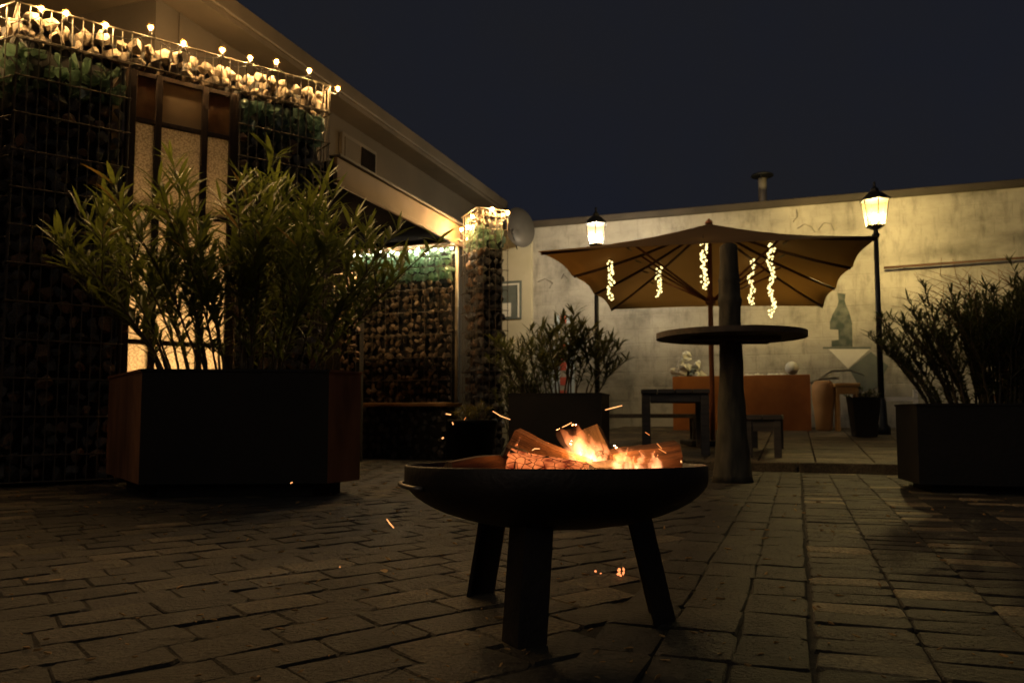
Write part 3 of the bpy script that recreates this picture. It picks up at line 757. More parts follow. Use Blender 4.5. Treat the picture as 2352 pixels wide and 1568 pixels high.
# closed lit lobby behind the door
M['lobby'] = pmat('lobby_white', (0.62, 0.58, 0.5), (0.66, 0.62, 0.54), 2, 0.9)
mb = MB()
mb.box(0.0, DW, 0.86, 0.88, 0.0, ZL); mb.box(-0.02, 0.01, 0.13, 0.855, 0.0, ZL); mb.box(DW - 0.01, DW + 0.02, 0.13, 0.855, 0.0, ZL); mb.box(0.012, DW - 0.012, 0.135, 0.855, ZL - 0.03, ZL - 0.005)
mb.build('lobby_lining', M['lobby'], dr)
lb = thing('lobby_lamp', dr.matrix_basis @ Vector((0, 0, 0)) if False else Vector(dr.location) + Vector((math.cos(AG) * DW * .5 - math.sin(AG) * .55, math.sin(AG) * DW * .5 + math.cos(AG) * .55, 0)), AG, 'warm floor lamp glowing behind the frosted door', 'lamp')
place('bulb', ico(0.05, 2, 'doorbulb'), lb, (0, 0, 0.95))
MB().tube([(0, 0, 0.0), (0, 0, 0.89)], 0.012, 8).build('stem', M['post_iron'], lb)
MB().lathe([(0.12, 0.0), (0.12, 0.015), (0.015, 0.02)], 16).build('foot', M['post_iron'], lb)

# string lights on the lintel
def string_light(label, pts, seed, r=0.027):
    o = thing('string_light', (0, 0, 0), 0, label, 'string light')
    rr = rng(seed)
    for p in pts:
        b = place('bulb', ico(r, 3, 'globe'), o, p)
        place('filament', ico(0.011, 2, 'bulb', 'filament'), b, (0, 0, 0))
        MB().lathe([(0.012, -r - 0.035), (0.014, -r - 0.004), (0.006, -r + 0.004)], 8).build('socket', M['socket'], o, p)
    cab = []
    for i in range(len(pts) - 1):
        a, b = Vector(pts[i]), Vector(pts[i + 1])
        for k in range(6):
            f = k / 6; q = a.lerp(b, f); q.z += -r - 0.03 - 0.05 * math.sin(math.pi * f) * rr.uniform(.6, 1.2); cab.append(q)
    cab.append(Vector(pts[-1]) + Vector((0, 0, -r - 0.03)))
    MB().tube(cab, 0.0035, 5).build('cable', M['cable'], o)
    return o
a_dir = Vector((math.cos(AG), math.sin(AG), 0)); a_nor = Vector((math.sin(AG), -math.cos(AG), 0))
spts = []
for px, py in ((95, 20), (152, 30), (243, 58), (346, 63), (422, 100), (511, 115), (575, 133), (635, 142), (710, 162), (776, 204)):
    # intersect with the plane just in front of the basket
    d = at(px, py, 1.0) - Vector((0, 0, CAMH)); base = GA0 + a_nor * 0.014
    k = (base - Vector((0, 0, CAMH))).dot(a_nor) / d.dot(a_nor)
    spts.append(Vector((0, 0, CAMH)) + d * k)
b_dir = Vector((-math.sin(AG), math.cos(AG), 0))
end = [GA0 + Vector((-0.03, -0.04, 0)) + Vector((-.9, .44, 0)) * q + Vector((0, 0, GTOP + z)) for q, z in ((0.9, -0.01), (0.55, -0.02), (0.19, -0.01))]
string_light('string of warm globe lights along the top of the long stone lintel basket', end + spts, 3)

# ================================================================== far gabion wall (C) and pillar (B)
cw = thing('gabion_wall', st(-5.35, 8.78), SITE, 'far gabion wall under the canopy with a bright band of green glass above brown stones', 'gabion wall')
CW = 1.44; CH = CZ0 - 0.02
zg0 = at(930, 642, 9.75).z
zs = [0.66] + frange(0.66 + 0.27, zg0, 5)
MB().box(0.03, CW - 0.03, 0.20, 0.34, 0.0, CH - 0.004).build('stone_core', M['core'], cw)
fill(cw, 0.02, CW - 0.02, 0.0, zg0, CH - 0.03, 0.075, ['glass_lit'], 61, 'glass_chunk', 0.4)
fill(cw, 0.02, CW - 0.02, 0.09, zg0, CH - 0.03, 0.09, ['glass_lit', 'glass'], 67, 'glass_chunk', 0.4)
joined_stones(cw, 'small_stones', [(0.02, CW - 0.02, 0.03, 0.14, 0.03, zg0)], 0.088, None, 62, 'stone_far')
for i in range(9): rod('wire', 'wire', cw, (CW * i / 8, 0, 0.03), (CW * i / 8, 0, CH), 0.003)
for z in frange(0.1, CH, 9): rod('rail', 'wire', cw, (-.01, -.007, z), (CW + .01, -.007, z), 0.005)
for i in range(15):
    place('bulb', ico(0.013, 2, 'stripglow'), cw, (0.06 + (CW - 0.12) * i / 14 + 0.03 * math.sin(i * 5), (0.06, -0.02, 0.08)[i % 3], CH - 0.05 - 0.03 * (i % 2)))
rod('bulb_cable', 'cable', cw, (0.02, .02, CH - .012), (CW - .02, .02, CH - .012), .003)
MB().box(0, CW, 0.0, 0.34, CH + 0.002, CH + 0.018).build('top_plate', M['fascia'], cw)
# low stone wall with timber cap
lw = thing('low_stone_wall', st(-5.0, 8.30), SITE, 'low dark stone wall with a timber seat board below the glass gabion', 'low wall')
MB().box(0.02, 1.22, 0.05, 0.38, 0, 0.58).build('stone_core', M['core'], lw)
joined_stones(lw, 'small_stones', [(0.02, 1.22, 0.0, 0.09, 0.0, 0.58)], 0.10, None, 63, 'stone_dark')
MB().box(-0.02, 1.26, -0.04, 0.42, 0.605, 0.65, 0.006).build('seat_board', M['stoolwood'], lw)
# lit stub behind the oleander: small gabion with glass
sb = thing('gabion_stub', at(762, 1000, 8.6).xy.to_3d(), SITE, 'short gabion stub with an orange lit box and glass showing behind the big oleander', 'gabion basket')
q0 = at(780, 690, 8.6).z; q1 = at(780, 633, 8.6).z
fill(sb, 0.02, 0.26, 0, q0, q0 + 0.12, 0.07, ['glass'], 64, 'glass_chunk', 0.5)
fill(sb, 0.02, 0.26, 0, q0 + 0.13, q1, 0.08, ['stone_pale'], 65, depth=0.5)
joined_stones(sb, 'small_stones', [(0.02, 0.26, 0.02, 0.14, 0.02, q0)], 0.085, None, 66, 'stone_brown')
MB().box(0.03, 0.25, 0.13, 0.22, 0, q1 - 0.1).build('stone_core', M['core'], sb)
for i in range(4): rod('wire', 'wire', sb, (0.28 * i / 3, 0, 0.02), (0.28 * i / 3, 0, q1 + 0.02), 0.004)
for z in frange(0.05, q1 + 0.01, 7): rod('rail', 'wire', sb, (-.005, -.007, z), (0.285, -.007, z), 0.005)
place('bulb', ico(0.011, 2, 'bulb'), sb, (0.17, -0.03, q1 + 0.05))
# pillar B
B0 = at(1095, 900, 9.2); B0.z = 0
BR = math.atan2(0.15, 0.35)
bp_ = thing('gabion_pillar', B0, BR, 'narrow dark gabion pillar at the canopy\'s far end, crowned with pale stones and globe lights', 'gabion pillar')
BW, BD = 0.385, 0.52
BT = at(1130, 482, 9.3).z; B1 = at(1130, 520, 9.3).z; B2 = at(1130, 568, 9.3).z
fill(bp_, 0.0, BW, 0, B1, BT, 0.085, ['stone_pale'], 71, depth=0.55)
fill(bp_, 0.0, BD, 0, B1, BT, 0.085, ['stone_pale'], 72, depth=0.55, alongy=True)
fill(bp_, 0.0, BW, 0, B2, B1, 0.085, ['glass_teal', 'glass'], 73, 'glass_chunk', 0.55)
fill(bp_, 0.0, BD, 0, B2, B1, 0.085, ['glass'], 74, 'glass_chunk', 0.55, alongy=True)
fill(bp_, 0.0, BW, 0, 0.02, B2, 0.105, ['stone_dark'], 75, depth=0.55)
fill(bp_, 0.0, BD, 0, 0.02, B2, 0.105, ['stone_brown', 'stone_dark'], 76, depth=0.55, alongy=True)
MB().box(0.11, BW - 0.02, 0.11, BD - 0.02, 0.0, BT - 0.05).build('stone_core', M['core'], bp_)
for i in range(6):
    rod('wire', 'wire', bp_, (BW * i / 5, -.002, 0.02), (BW * i / 5, -.002, BT), 0.0042)
    rod('wire', 'wire', bp_, (-.002, BD * (i + .5) / 6, 0.02), (-.002, BD * (i + .5) / 6, BT), 0.0042)
for z in frange(0.06, BT, 12):
    rod('rail', 'wire', bp_, (-.012, -.009, z), (BW + .01, -.009, z), 0.005)
    rod('rail', 'wire', bp_, (-.009, -.012, z), (-.009, BD + .01, z), 0.005)
rod('brace', 'wire', bp_, (-.014, BD, BT - 0.75), (-.014, 0.03, BT - 0.25), 0.007)
string_light('short string of warm globe lights on the narrow far pillar', [at(1060, 527, 9.45), at(1074, 521, 9.4), at(1086, 497, 9.4), at(1131, 480, 9.2), at(1166, 489, 9.3)], 4, 0.03)

# ================================================================== planters
def planter(label, poly, z0, z1, dark_edges, name='planter', plinth=0.16):
    cx = sum(p[0] for p in poly) / len(poly); cy = sum(p[1] for p in poly) / len(poly)
    o = thing(name, (cx, cy, 0), 0, label, 'planter')
    L = [(x - cx, y - cy) for x, y in poly]
    n = len(L)
    MB().prism([(x * (1 - plinth), y * (1 - plinth)) for x, y in L], 0.0, z0).build('plinth', M['black_panel'], o)
    MB().prism([(x * 0.93, y * 0.93) for x, y in L], z0 + 0.002, z1 - 0.05).build('soil', M['soil'], o)
    for i in range(n):
        (x0, y0), (x1, y1) = L[i], L[(i + 1) % n]
        k1, k2 = 1.012, 0.90
        MB().prism([(x0 * k1, y0 * k1), (x1 * k1, y1 * k1), (x1 * k2, y1 * k2), (x0 * k2, y0 * k2)], z1 + .001, z1 + .016).build('rim', M['black_panel'] if i in dark_edges else M['rust'], o)
        k = 0.94
        q = [(x0, y0), (x1, y1), (x1 * k, y1 * k), (x0 * k, y0 * k)]
        MB().prism(q, z0, z1).build('panel', M['black_panel'] if i in dark_edges else M['rust'], o)
    return o
LZ0 = 0.085
LZ1 = at(540, 850, 4.7).z
def gp(px, py, z): p = on(px, py, z); return (p.x, p.y)
a = gp(318, 1112, LZ0); b_ = at(752, 1100, a[1] + 0.08); c_ = at(826, 1100, a[1] + 0.34); d_ = at(243, 1085, a[1] + 0.95)
polyL = [a, (b_.x, b_.y), (c_.x, c_.y), (-1.50, 6.02), (-2.15, 6.12), (d_.x, d_.y)]
pl = planter('large angular rusty steel planter with black front panel holding the big oleander', polyL, LZ0, LZ1, {0})

LEAF = {}
def leaf_mesh(mat, v):
    k = ('leaf', mat, v)
    if k in _cache: return _cache[k]
    rr = rng(v + 50); mb = MB(); bend = rr.uniform(-0.15, 0.55); vs = []; fs = []
    wv = rr.uniform(.60, 1.0); prof = [(0, 0.012), (0.25, 0.075 * wv), (0.55, 0.088 * wv), (0.82, 0.05 * wv), (1.0, 0.0)]; tw = rr.uniform(-.5, .5)
    for i, (t, w) in enumerate(prof):
        z = -bend * t * t * 0.5
        vs += [(-w, t, z + w * 0.35), (0, t, z), (w, t, z + w * 0.35)]
    for i in range(len(prof) - 1):
        o = i * 3; fs += [(o, o + 1, o + 4, o + 3), (o + 1, o + 2, o + 5, o + 4)]
    _cache[k] = mb.add(vs, fs, True).mesh('leaf', M[mat]); return _cache[k]

def shrub(name, label, center, rad, z0, ztop, nst, seed, mats, ll=(0.11, 0.17), nobj=300, bare=0.38, spread=1.0, cat='shrub', wh=12, lean=(0, 0), tall=None, bsc=1.0):
    rr = rng(seed)
    o = thing(name, (center[0], center[1], 0), 0, label, cat)
    leaves = []
    for si in range(nst):
        a = rr.uniform(0, 6.283); q = math.sqrt(rr.random())
        bx, by = rad[0] * 0.55 * q * math.cos(a), rad[1] * 0.55 * q * math.sin(a)
        hh = (ztop - z0) * rr.uniform(0.62, 1.0) * (1.0 - 0.35 * q * spread)
        if tall: hh = (ztop - z0) * tall(bx / rad[0], rr)
        out = Vector((math.cos(a), math.sin(a), 0)) * q * spread
        ex = Vector((out.x * rad[0] * 0.75 + lean[0] * hh, out.y * rad[1] * 0.75 + lean[1] * hh, 0)) + Vector((rr.uniform(-.08, .08) * bsc, rr.uniform(-.08, .08) * bsc, 0))
        pts = []
        for k in range(8):
            f = k / 7
            pts.append(Vector((bx, by, z0 - 0.05)) + ex * (f ** 1.5) + Vector((0, 0, hh * (f - 0.10 * q * f * f))) + Vector((rr.uniform(-.012, .012), rr.uniform(-.012, .012), 0)))
        MB().tube(pts, [0.010 - 0.007 * k / 7 for k in range(8)], 5).build('stem', M['stem'], o)
        branches = [pts]
        for _ in range(2):
            k0 = rr.choice((3, 4, 5)); b0 = pts[k0]; d = Vector((rr.uniform(-1, 1), rr.uniform(-1, 1), 0)).normalized() * rr.uniform(.10, .26) * bsc + out * .1 * bsc
            bl_ = hh * rr.uniform(.22, .42)
            bp = [b0 + d * (j / 4) ** 1.3 + Vector((0, 0, bl_ * j / 4)) for j in range(5)]
            branches.append(bp); MB().tube(bp, [0.006 - 0.004 * j / 4 for j in range(5)], 4).build('stem', M['stem'], o)
        for bi, br in enumerate(branches):
            n = len(br) - 1
            f0 = bare if bi == 0 else 0.2
            for w in range(wh if bi == 0 else wh // 2 + 1):
                f = f0 + (1 - f0) * (w + 0.5) / (wh if bi == 0 else wh // 2 + 1)
                i = min(int(f * n), n - 1); p = br[i].lerp(br[i + 1], f * n - i); tdir = (br[i + 1] - br[i]).normalized()
                tilt = rr.uniform(35, 75) - 32 * max(0, f - 0.6)
                for m_ in range(3 + (2 if f > 0.9 else 0)):
                    az = m_ * 2.1 + w * 1.05 + rr.uniform(-.4, .4)
                    tl = R(tilt + rr.uniform(-14, 18))
                    d = Vector((math.cos(az) * math.sin(tl), math.sin(az) * math.sin(tl), math.cos(tl)))
                    d = (d + tdir * 0.25).normalized()
                    leaves.append((p, d, rr.uniform(*ll) * (0.7 if f < f0 + .15 else 1), f))
    rr.shuffle(leaves)
    front = sorted(leaves, key=lambda q: q[0].y - 0.5 * q[0].z)
    ind = front[:nobj]; rest = front[nobj:]
    def frame(d):
        y = d; x = y.cross(Vector((0, 0, 1)));  x = x.normalized() if x.length > 1e-4 else Vector((1, 0, 0)); z = x.cross(y)
        return Matrix((x, y, z)).transposed()
    for (p, d, l, f) in ind:
        m_ = mats[1] if (len(mats) > 1 and rr.random() < 0.10) else mats[0]
        place('leaf', leaf_mesh(m_, rr.randrange(5)), o, p, (frame(d) @ Matrix.Rotation(rr.uniform(-.5, .5), 3, 'Y')).to_euler(), (l * rr.uniform(.85, 1.15), l, l))
    mb = MB()
    for (p, d, l, f) in rest:
        me = leaf_mesh(mats[0], rr.randrange(5)); F = frame(d)
        mb.add([p + F @ (v.co * l) for v in me.vertices], [tuple(q.vertices) for q in me.polygons], True)
    if mb.v: tag(mb.build('foliage', M[mats[0]], o), kind='stuff')
    return o
pc = Vector((sum(p[0] for p in polyL) / 6, sum(p[1] for p in polyL) / 6))
oz = at(480, 285, 5.1).z
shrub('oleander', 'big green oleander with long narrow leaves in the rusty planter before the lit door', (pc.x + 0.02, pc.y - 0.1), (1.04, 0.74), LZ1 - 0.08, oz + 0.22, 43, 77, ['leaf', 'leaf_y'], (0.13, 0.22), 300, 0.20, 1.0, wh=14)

# planter and oleander in the middle
PM = [at(1168, 1000, 7.5), at(1382, 1000, 7.3), at(1400, 1000, 7.9), at(1180, 1000, 8.1)]
planter('dark square planter with the middle oleander behind the fire bowl', [(p.x, p.y) for p in PM], 0.05, at(1270, 906, 7.4).z, {0, 1, 2, 3})
mx_, my_ = sum(p.x for p in PM) / 4, sum(p.y for p in PM) / 4
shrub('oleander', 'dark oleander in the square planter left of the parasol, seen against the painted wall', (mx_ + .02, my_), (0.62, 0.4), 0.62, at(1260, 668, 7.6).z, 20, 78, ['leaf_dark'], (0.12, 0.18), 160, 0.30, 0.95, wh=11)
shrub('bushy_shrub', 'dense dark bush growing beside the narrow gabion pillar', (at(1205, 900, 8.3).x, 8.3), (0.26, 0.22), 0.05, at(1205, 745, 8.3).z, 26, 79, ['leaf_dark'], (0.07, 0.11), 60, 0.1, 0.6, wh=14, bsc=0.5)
# black tub with little yellow shrub
tb = at(1085, 1000, 8.35)
tub = thing('tub_planter', (tb.x, tb.y, 0), SITE, 'low black tub with yellow green leaves at the foot of the narrow pillar', 'planter')
MB().lathe([(0.20, 0.0), (0.25, 0.42), (0.265, 0.42), (0.265, 0.46), (0.235, 0.46), (0.22, 0.40), (0.0, 0.40)], 20).build('tub', M['black_panel'], tub)
M['leaf_yg'] = leaf('yellow_green_leaf', (0.11, 0.10, 0.02), (0.18, 0.15, 0.03), (0.2, 0.16, 0.03))
shrub('small_shrub', 'small yellow green leafy plant in the low black tub', (tb.x, tb.y), (0.24, 0.2), 0.40, 0.74, 9, 80, ['leaf_yg'], (0.05, 0.08), 60, 0.1, 1.0, cat='plant', wh=8, bsc=0.35)

# right planter and shrub
ra = on(2112, 1112, 0.06); rb = at(2062, 1090, ra.y + 0.5); rc = at(2620, 1100, ra.y - 0.35)
polyR = [(ra.x, ra.y), (rc.x, rc.y), (rc.x + 0.5, rc.y + 1.0), (rb.x + 0.6, rb.y + 0.75), (rb.x, rb.y)]
RZ1 = at(2200, 932, ra.y).z
planter('dark rusty planter cut by the right edge of the picture', polyR, 0.06, RZ1, {0, 4})
rcx, rcy = sum(p[0] for p in polyR) / 5, sum(p[1] for p in polyR) / 5
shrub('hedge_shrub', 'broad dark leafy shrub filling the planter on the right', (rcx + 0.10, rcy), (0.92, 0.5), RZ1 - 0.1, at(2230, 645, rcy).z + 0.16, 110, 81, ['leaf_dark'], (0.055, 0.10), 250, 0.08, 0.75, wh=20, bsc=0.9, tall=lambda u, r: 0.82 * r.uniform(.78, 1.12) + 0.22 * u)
# dry reeds behind it
gr_c = at(2330, 900, 8.6)
gz = terr(gr_c.x, gr_c.y)
reed = thing('dry_reeds', (gr_c.x, gr_c.y, gz), 0, 'tall dry reddish reeds arching left in front of the wall', 'plant')
rr = rng(90)
rt = at(2300, 530, 8.6).z - gz
for i in range(90):
    a = rr.uniform(0, 6.28); ln = rr.uniform(.7, 1.0)
    d = Vector((-rr.uniform(-0.3, 1.0) * 1.15, rr.uniform(-.3, .3), 0))
    pts = [Vector((rr.uniform(-.25, .25), rr.uniform(-.15, .15), 0)) + d * (f ** 2.4) + Vector((0, 0, rt * ln * (f - 0.14 * f ** 3))) for f in (0, .2, .4, .6, .75, .88, 1)]
    MB().tube(pts, [.007, .007, .006, .0055, .005, .004, .002], 4).build('reed', M['grass'], reed)

# ================================================================== lanterns
def lantern(label, px, py_c, Y, py_top, py_bot, bulbmat, w, base_z, group='street lanterns on the terrace'):
    c = at(px, py_c, Y)
    o = thing('street_lamp', (c.x, c.y, base_z), R(20), label, 'street lamp', group)
    zt = at(px, py_top, Y).z - base_z; zb = at(px, py_bot, Y).z - base_z
    wt = w / 2; wbm = wt * 0.66
    H = zt - zb
    MB().lathe([(0.11, 0), (0.11, 0.10), (0.075, 0.14), (0.06, 0.45), (0.045, 0.50)], 12).build('base', M['post_iron'], o)
    MB().tube([(0, 0, 0.5), (0, 0, zb - 0.12)], [0.042, 0.032], 12).build('post', M['post_iron'], o)
    MB().lathe([(0.03, zb - 0.16), (0.06, zb - 0.13), (0.035, zb - 0.10), (0.03, zb - 0.06), (wbm * 0.9, zb - 0.02), (wbm * 1.08, zb)], 6, smooth=False).build('collar', M['post_iron'], o)
    n = 6
    for k in range(n):
        a0 = k * math.pi / 3; a1 = a0 + math.pi / 3
        q = [(wbm * math.cos(a0), wbm * math.sin(a0), zb + .004), (wbm * math.cos(a1), wbm * math.sin(a1), zb + .004), (wt * math.cos(a1), wt * math.sin(a1), zt), (wt * math.cos(a0), wt * math.sin(a0), zt)]
        MB().add([tuple(Vector(v) * Vector((.97, .97, 1)) if False else (v[0] * .97, v[1] * .97, v[2])) for v in q], [(0, 1, 2, 3)]).build('pane', M['lanternglass'], o)
        rod('glazing_bar', 'post_iron', o, q[0], q[3], 0.007, 5)
    MB().lathe([(wt * 1.12, zt), (wt * 1.10, zt + 0.025), (wt * 0.55, zt + 0.11), (wt * 0.32, zt + 0.13), (wt * 0.30, zt + 0.17), (wt * 0.12, zt + 0.20), (0.015, zt + 0.27), (0.0, zt + 0.28)], 6, smooth=False).build('roof', M['post_iron'], o)
    place('bulb', ico(0.05, 2, bulbmat), o, (0, 0, zb + H * 0.32))
    MB().tube([(0, 0, zb), (0, 0, zb + H * 0.32 - 0.05)], 0.018, 8).build('bulb_holder', M['post_iron'], o)
    return o
pR = at(2010, 490, 10.9); pLm = at(1369, 535, 12.3)
lantern('black lantern post with glowing tapered glass right of the parasol', 2010, 490, 10.9, 462, 519, 'lampR', 0.37, terr(pR.x, 10.9))
lantern('black lantern post left of the parasol, its glowing head above the canopy edge', 1369, 535, 12.3, 516, 562, 'lampL', 0.34, terr(pLm.x, 12.3))

# ================================================================== parasol
ZR = 2.07
cLn = Vector((0.25, 7.64)); cRn = Vector((3.2, 6.94)); cLf = Vector((1.45, 11.87)); cRf = Vector((4.49, 11.5))
cLn = at(1236, 579, 7.6); cRn = at(2021, 542, 6.95); ZR = (cLn.z + cRn.z) / 2
cLf = at(1402, 714, 11.8); cRf = at(1892, 706, 11.45)
ctr = (cLn + cRn + cLf + cRf) / 4
apx = at(1618, 515, ctr.y)
um = thing('parasol', (ctr.x, ctr.y, terr(ctr.x, ctr.y)), 0, 'large rectangular terracotta parasol open over the terrace tables', 'parasol')
o3 = Vector(um.location)
corn = [cLn - o3, cRn - o3, cRf - o3, cLf - o3]
zrim = ZR - o3.z
for c in corn: c.z = zrim
ap = Vector((0, 0, apx.z - o3.z))
tips = [corn[0], corn[1], corn[1].lerp(corn[2], .36), corn[1].lerp(corn[2], .68), corn[2], corn[3], corn[3].lerp(corn[0], .32), corn[3].lerp(corn[0], .64)]
tips = [t.copy() for t in tips]
for i in (2, 3, 6, 7): tips[i].z += 0.035
vs = []; fs = []
NR, NS = 8, 8
idx = {}
def vadd(p): vs.append(tuple(p)); return len(vs) - 1
apex_i = vadd(ap)
for i in range(8):
    A_, B_ = tips[i], tips[(i + 1) % 8]
    for k in range(NS):
        f = k / NS
        e = A_.lerp(B_, f)
        sc = 1 - 0.028 * math.sin(math.pi * f) * min(1.0, (A_ - B_).length / 1.6)
        e = Vector((e.x * sc, e.y * sc, e.z + 0.03 * math.sin(math.pi * f)))
        for r_ in range(1, NR + 1):
            q = r_ / NR
            p = ap.lerp(e, q)
            p.z -= (0.05 * math.sin(math.pi * q) + 0.03 * math.sin(math.pi * f) * q * (1 - q * .6))
            idx[(i * NS + k, r_)] = vadd(p)
NT = 8 * NS
for c in range(NT):
    c2 = (c + 1) % NT
    fs.append((apex_i, idx[(c, 1)], idx[(c2, 1)]))
    for r_ in range(1, NR): fs.append((idx[(c, r_)], idx[(c, r_ + 1)], idx[(c2, r_ + 1)], idx[(c2, r_)]))
cano = MB().add(vs, fs, True).build('canopy', M['canvas'], um)
sm_ = cano.modifiers.new('thickness', 'SOLIDIFY'); sm_.thickness = 0.004; sm_.offset = 1
PT = ap.z - 0.05
MB().tube([(0, 0, 0.05), (0, 0, PT)], 0.030, 12).build('pole', M['umb_wood'], um)
MB().lathe([(0.05, ap.z + 0.004), (0.045, ap.z + 0.03), (0.02, ap.z + 0.05), (0.0, ap.z + 0.075)], 12).build('finial', M['umb_wood'], um)
MB().box(-.32, .32, -.32, .32, 0.0, 0.06, 0.01).build('base_plate', M['post_iron'], um)
zrun = at(1618, 690, ctr.y).z - o3.z
MB().lathe([(0.034, zrun - 0.05), (0.06, zrun - 0.04), (0.06, zrun + 0.03), (0.034, zrun + 0.05)], 12).build('runner', M['umb_wood'], um)
MB().lathe([(0.032, ap.z - 0.16), (0.07, ap.z - 0.14), (0.07, ap.z - 0.08), (0.032, ap.z - 0.07)], 12).build('top_hub', M['umb_wood'], um)
def under(p): return Vector((p.x, p.y, p.z - 0.03))
for t in tips:
    def rp(q):
        p = ap.lerp(t, q); p.z -= 0.05 * math.sin(math.pi * q) + 0.022; return p
    rb_ = MB().tube([rp(q) for q in (0.03, .25, .5, .75, .985)], 0.016, 6, ell=(0.7, 1.1)).build('rib', M['rib'], um)
    d = Vector((t.x, t.y, 0)).normalized()
    MB().tube([Vector((0, 0, zrun)) + d * 0.05, rp(0.5) - Vector((0, 0, 0.014))], 0.012, 6).build('strut', M['umb_wood'], um)
    sp = rp(0.52) - Vector((0, 0, 0.045))
    MB().tube([sp - Vector((0, 0, .03)) - d * .03, sp + d * .05], 0.011, 5).build('joint', M['steel'], rb_)

# fairy-light strands hanging from the ribs
def canopy_z(x, y):
    """underside height by direction from the hub"""
    best = None
    p = Vector((x - o3.x, y - o3.y, 0)); 
    for i in range(8):
        A_, B_ = tips[i], tips[(i + 1) % 8]
        det = A_.x * B_.y - B_.x * A_.y
        al = (p.x * B_.y - B_.x * p.y) / det; be = (A_.x * p.y - p.x * A_.y) / det
        if al >= -1e-6 and be >= -1e-6: return ap.z + (zrim - ap.z) * (al + be) + o3.z - 0.07
    return ZR
SN = [(1402, 600, 690, 8.6, 'leftmost strand of fairy lights hanging under the parasol'), (1513, 612, 683, 9.7, 'short strand of fairy lights second from left under the parasol'),
      (1615, 553, 665, 8.9, 'thick strand of fairy lights hanging in front of the parasol pole'), (1725, 596, 700, 9.1, 'strand of fairy lights just right of the bar post'),
      (1770, 558, 728, 7.9, 'longest strand of fairy lights, rightmost under the parasol')]
for si, (px, y0, y1, Y, lab) in enumerate(SN):
    # walk along the ray to where it meets the underside of the canopy
    bY, be = Y, 9
    for k in range(240):
        yy = 7.1 + k * 0.02; q = at(px, y0, yy); e = abs(q.z - canopy_z(q.x, q.y))
        if e < be: be, bY = e, yy
    pt = at(px, y0, bY); pb = at(px, y1, bY)
    o = thing('fairy_light_strand', pt, 0, lab, 'fairy lights', 'fairy light strands under the parasol')
    L = pt.z - pb.z; rr = rng(300 + si)
    n = max(16, int(L / 0.0105))
    cb = []
    tw = rr.uniform(0, 6)
    for i in range(n):
        f = (i + .3) / n; z = -L * f
        x = 0.010 * math.sin(f * L * 21 + tw) + rr.uniform(-.034, .034); y = 0.010 * math.cos(f * L * 21 + tw) + rr.uniform(-.02, .02)
        place('bulb', ico(0.0135, 1, 'fairy'), o, (x, y, z), scale=[rr.uniform(.7, 1.15)] * 3)
        cb.append((x * .6, y * .6, z))
    MB().tube([(0, 0, 0.06)] + cb, 0.0025, 4).build('cable', M['cable'], o)

# ================================================================== terrace furniture
def table(label, origin, rz, w, ln, h):
    o = thing('garden_table', origin, rz, label, 'table')
    nb = 4
    for i in range(nb):
        x0 = -w / 2 + i * w / nb
        MB().box(x0 + .004, x0 + w / nb - .004, 0, ln, h - .045, h, .005).build('top_board', M['furn'], o)
    for y in (0.03, ln - .12):
        for x in (-w / 2 + .01, w / 2 - .095):
            MB().box(x, x + .085, y, y + .085, 0, h - .047, .004).build('leg', M['furn'], o)
        MB().box(-w / 2 + .1, w / 2 - .1, y + .01, y + .06, h - .13, h - .048).build('apron', M['furn'], o)
    return o
def bench(label, origin, rz, w, ln, h):
    o = thing('bench', origin, rz, label, 'bench')
    for i in range(2):
        x0 = -w / 2 + i * w / 2
        MB().box(x0 + .003, x0 + w / 2 - .003, 0, ln, h - .05, h, .005).build('seat_board', M['furn'], o)
    for y in (0.02, ln - .09):
        for x in (-w / 2 + .01, w / 2 - .08):
            MB().box(x, x + .07, y, y + .07, 0, h - .052, .004).build('leg', M['furn'], o)
        MB().box(-w / 2 + .081, w / 2 - .081, y + .01, y + .05, h - .16, h - .053).build('apron', M['furn'], o)
    return o
tp = at(1552, 1000, 8.15); tzv = terr(tp.x, 8.15)
table('dark timber table under the parasol left of the bar post', (tp.x, tp.y, tzv), R(-10), 0.70, 1.12, at(1552, 893, 8.15).z - tzv)
b2 = at(1752, 1000, 7.75); bz = terr(b2.x, 7.75)
bench('dark bench with pale lit seat edge right of the bar post', (b2.x, b2.y, bz), SITE, 0.36, 1.25, at(1752, 952, 7.75).z - bz)
b1 = at(1385, 1000, 9.75); bz1_ = terr(b1.x, 9.9)
bench('dark bench behind the table, its end pointing to the middle planter', (b1.x, b1.y + 0.15, bz1_), R(-90) - R(6), 0.34, 1.18, at(1450, 950, 9.9).z - bz1_)
gl = at(1712, 890, 8.9)
# back corten planter box
x0, z0 = wp(1545, 985, 0.55); x1, _ = wp(1868, 985, 0.55)
pb0 = W0 + WD * x0; nw = Vector((WD.y, -WD.x, 0))
pz = terr(*(pb0 + nw * 0.75).xy)
cb = thing('corten_trough', (pb0 + nw * 1.0) .xy.to_3d() + Vector((0, 0, pz)), WR, 'long orange rusty trough against the painted wall', 'planter')
mid = pb0 + nw * 1.0
CT = at(1700, 862, (mid + WD * (x1 - x0) / 2).y).z - pz
LT = (x1 - x0) * (mid.y / (mid.y + 0.45))
sxx = at(1545, 900, mid.y).x
cb.location.x = sxx
x_end = at(1868, 900, mid.y - 0.8).x
LT = (x_end - sxx) / WD.x
for (xa_, xb_, ya_, yb_) in ((0, LT, 0, 0.02), (0, LT, 0.43, 0.45), (0, 0.02, 0.021, 0.429), (LT - 0.02, LT, 0.021, 0.429)):
    MB().box(xa_, xb_, ya_, yb_, -0.05, CT, 0.003).build('panel', M['rust_bright'], cb)
MB().box(0.021, LT - .021, 0.021, 0.429, -0.04, CT - 0.06).build('soil', M['soil'], cb)
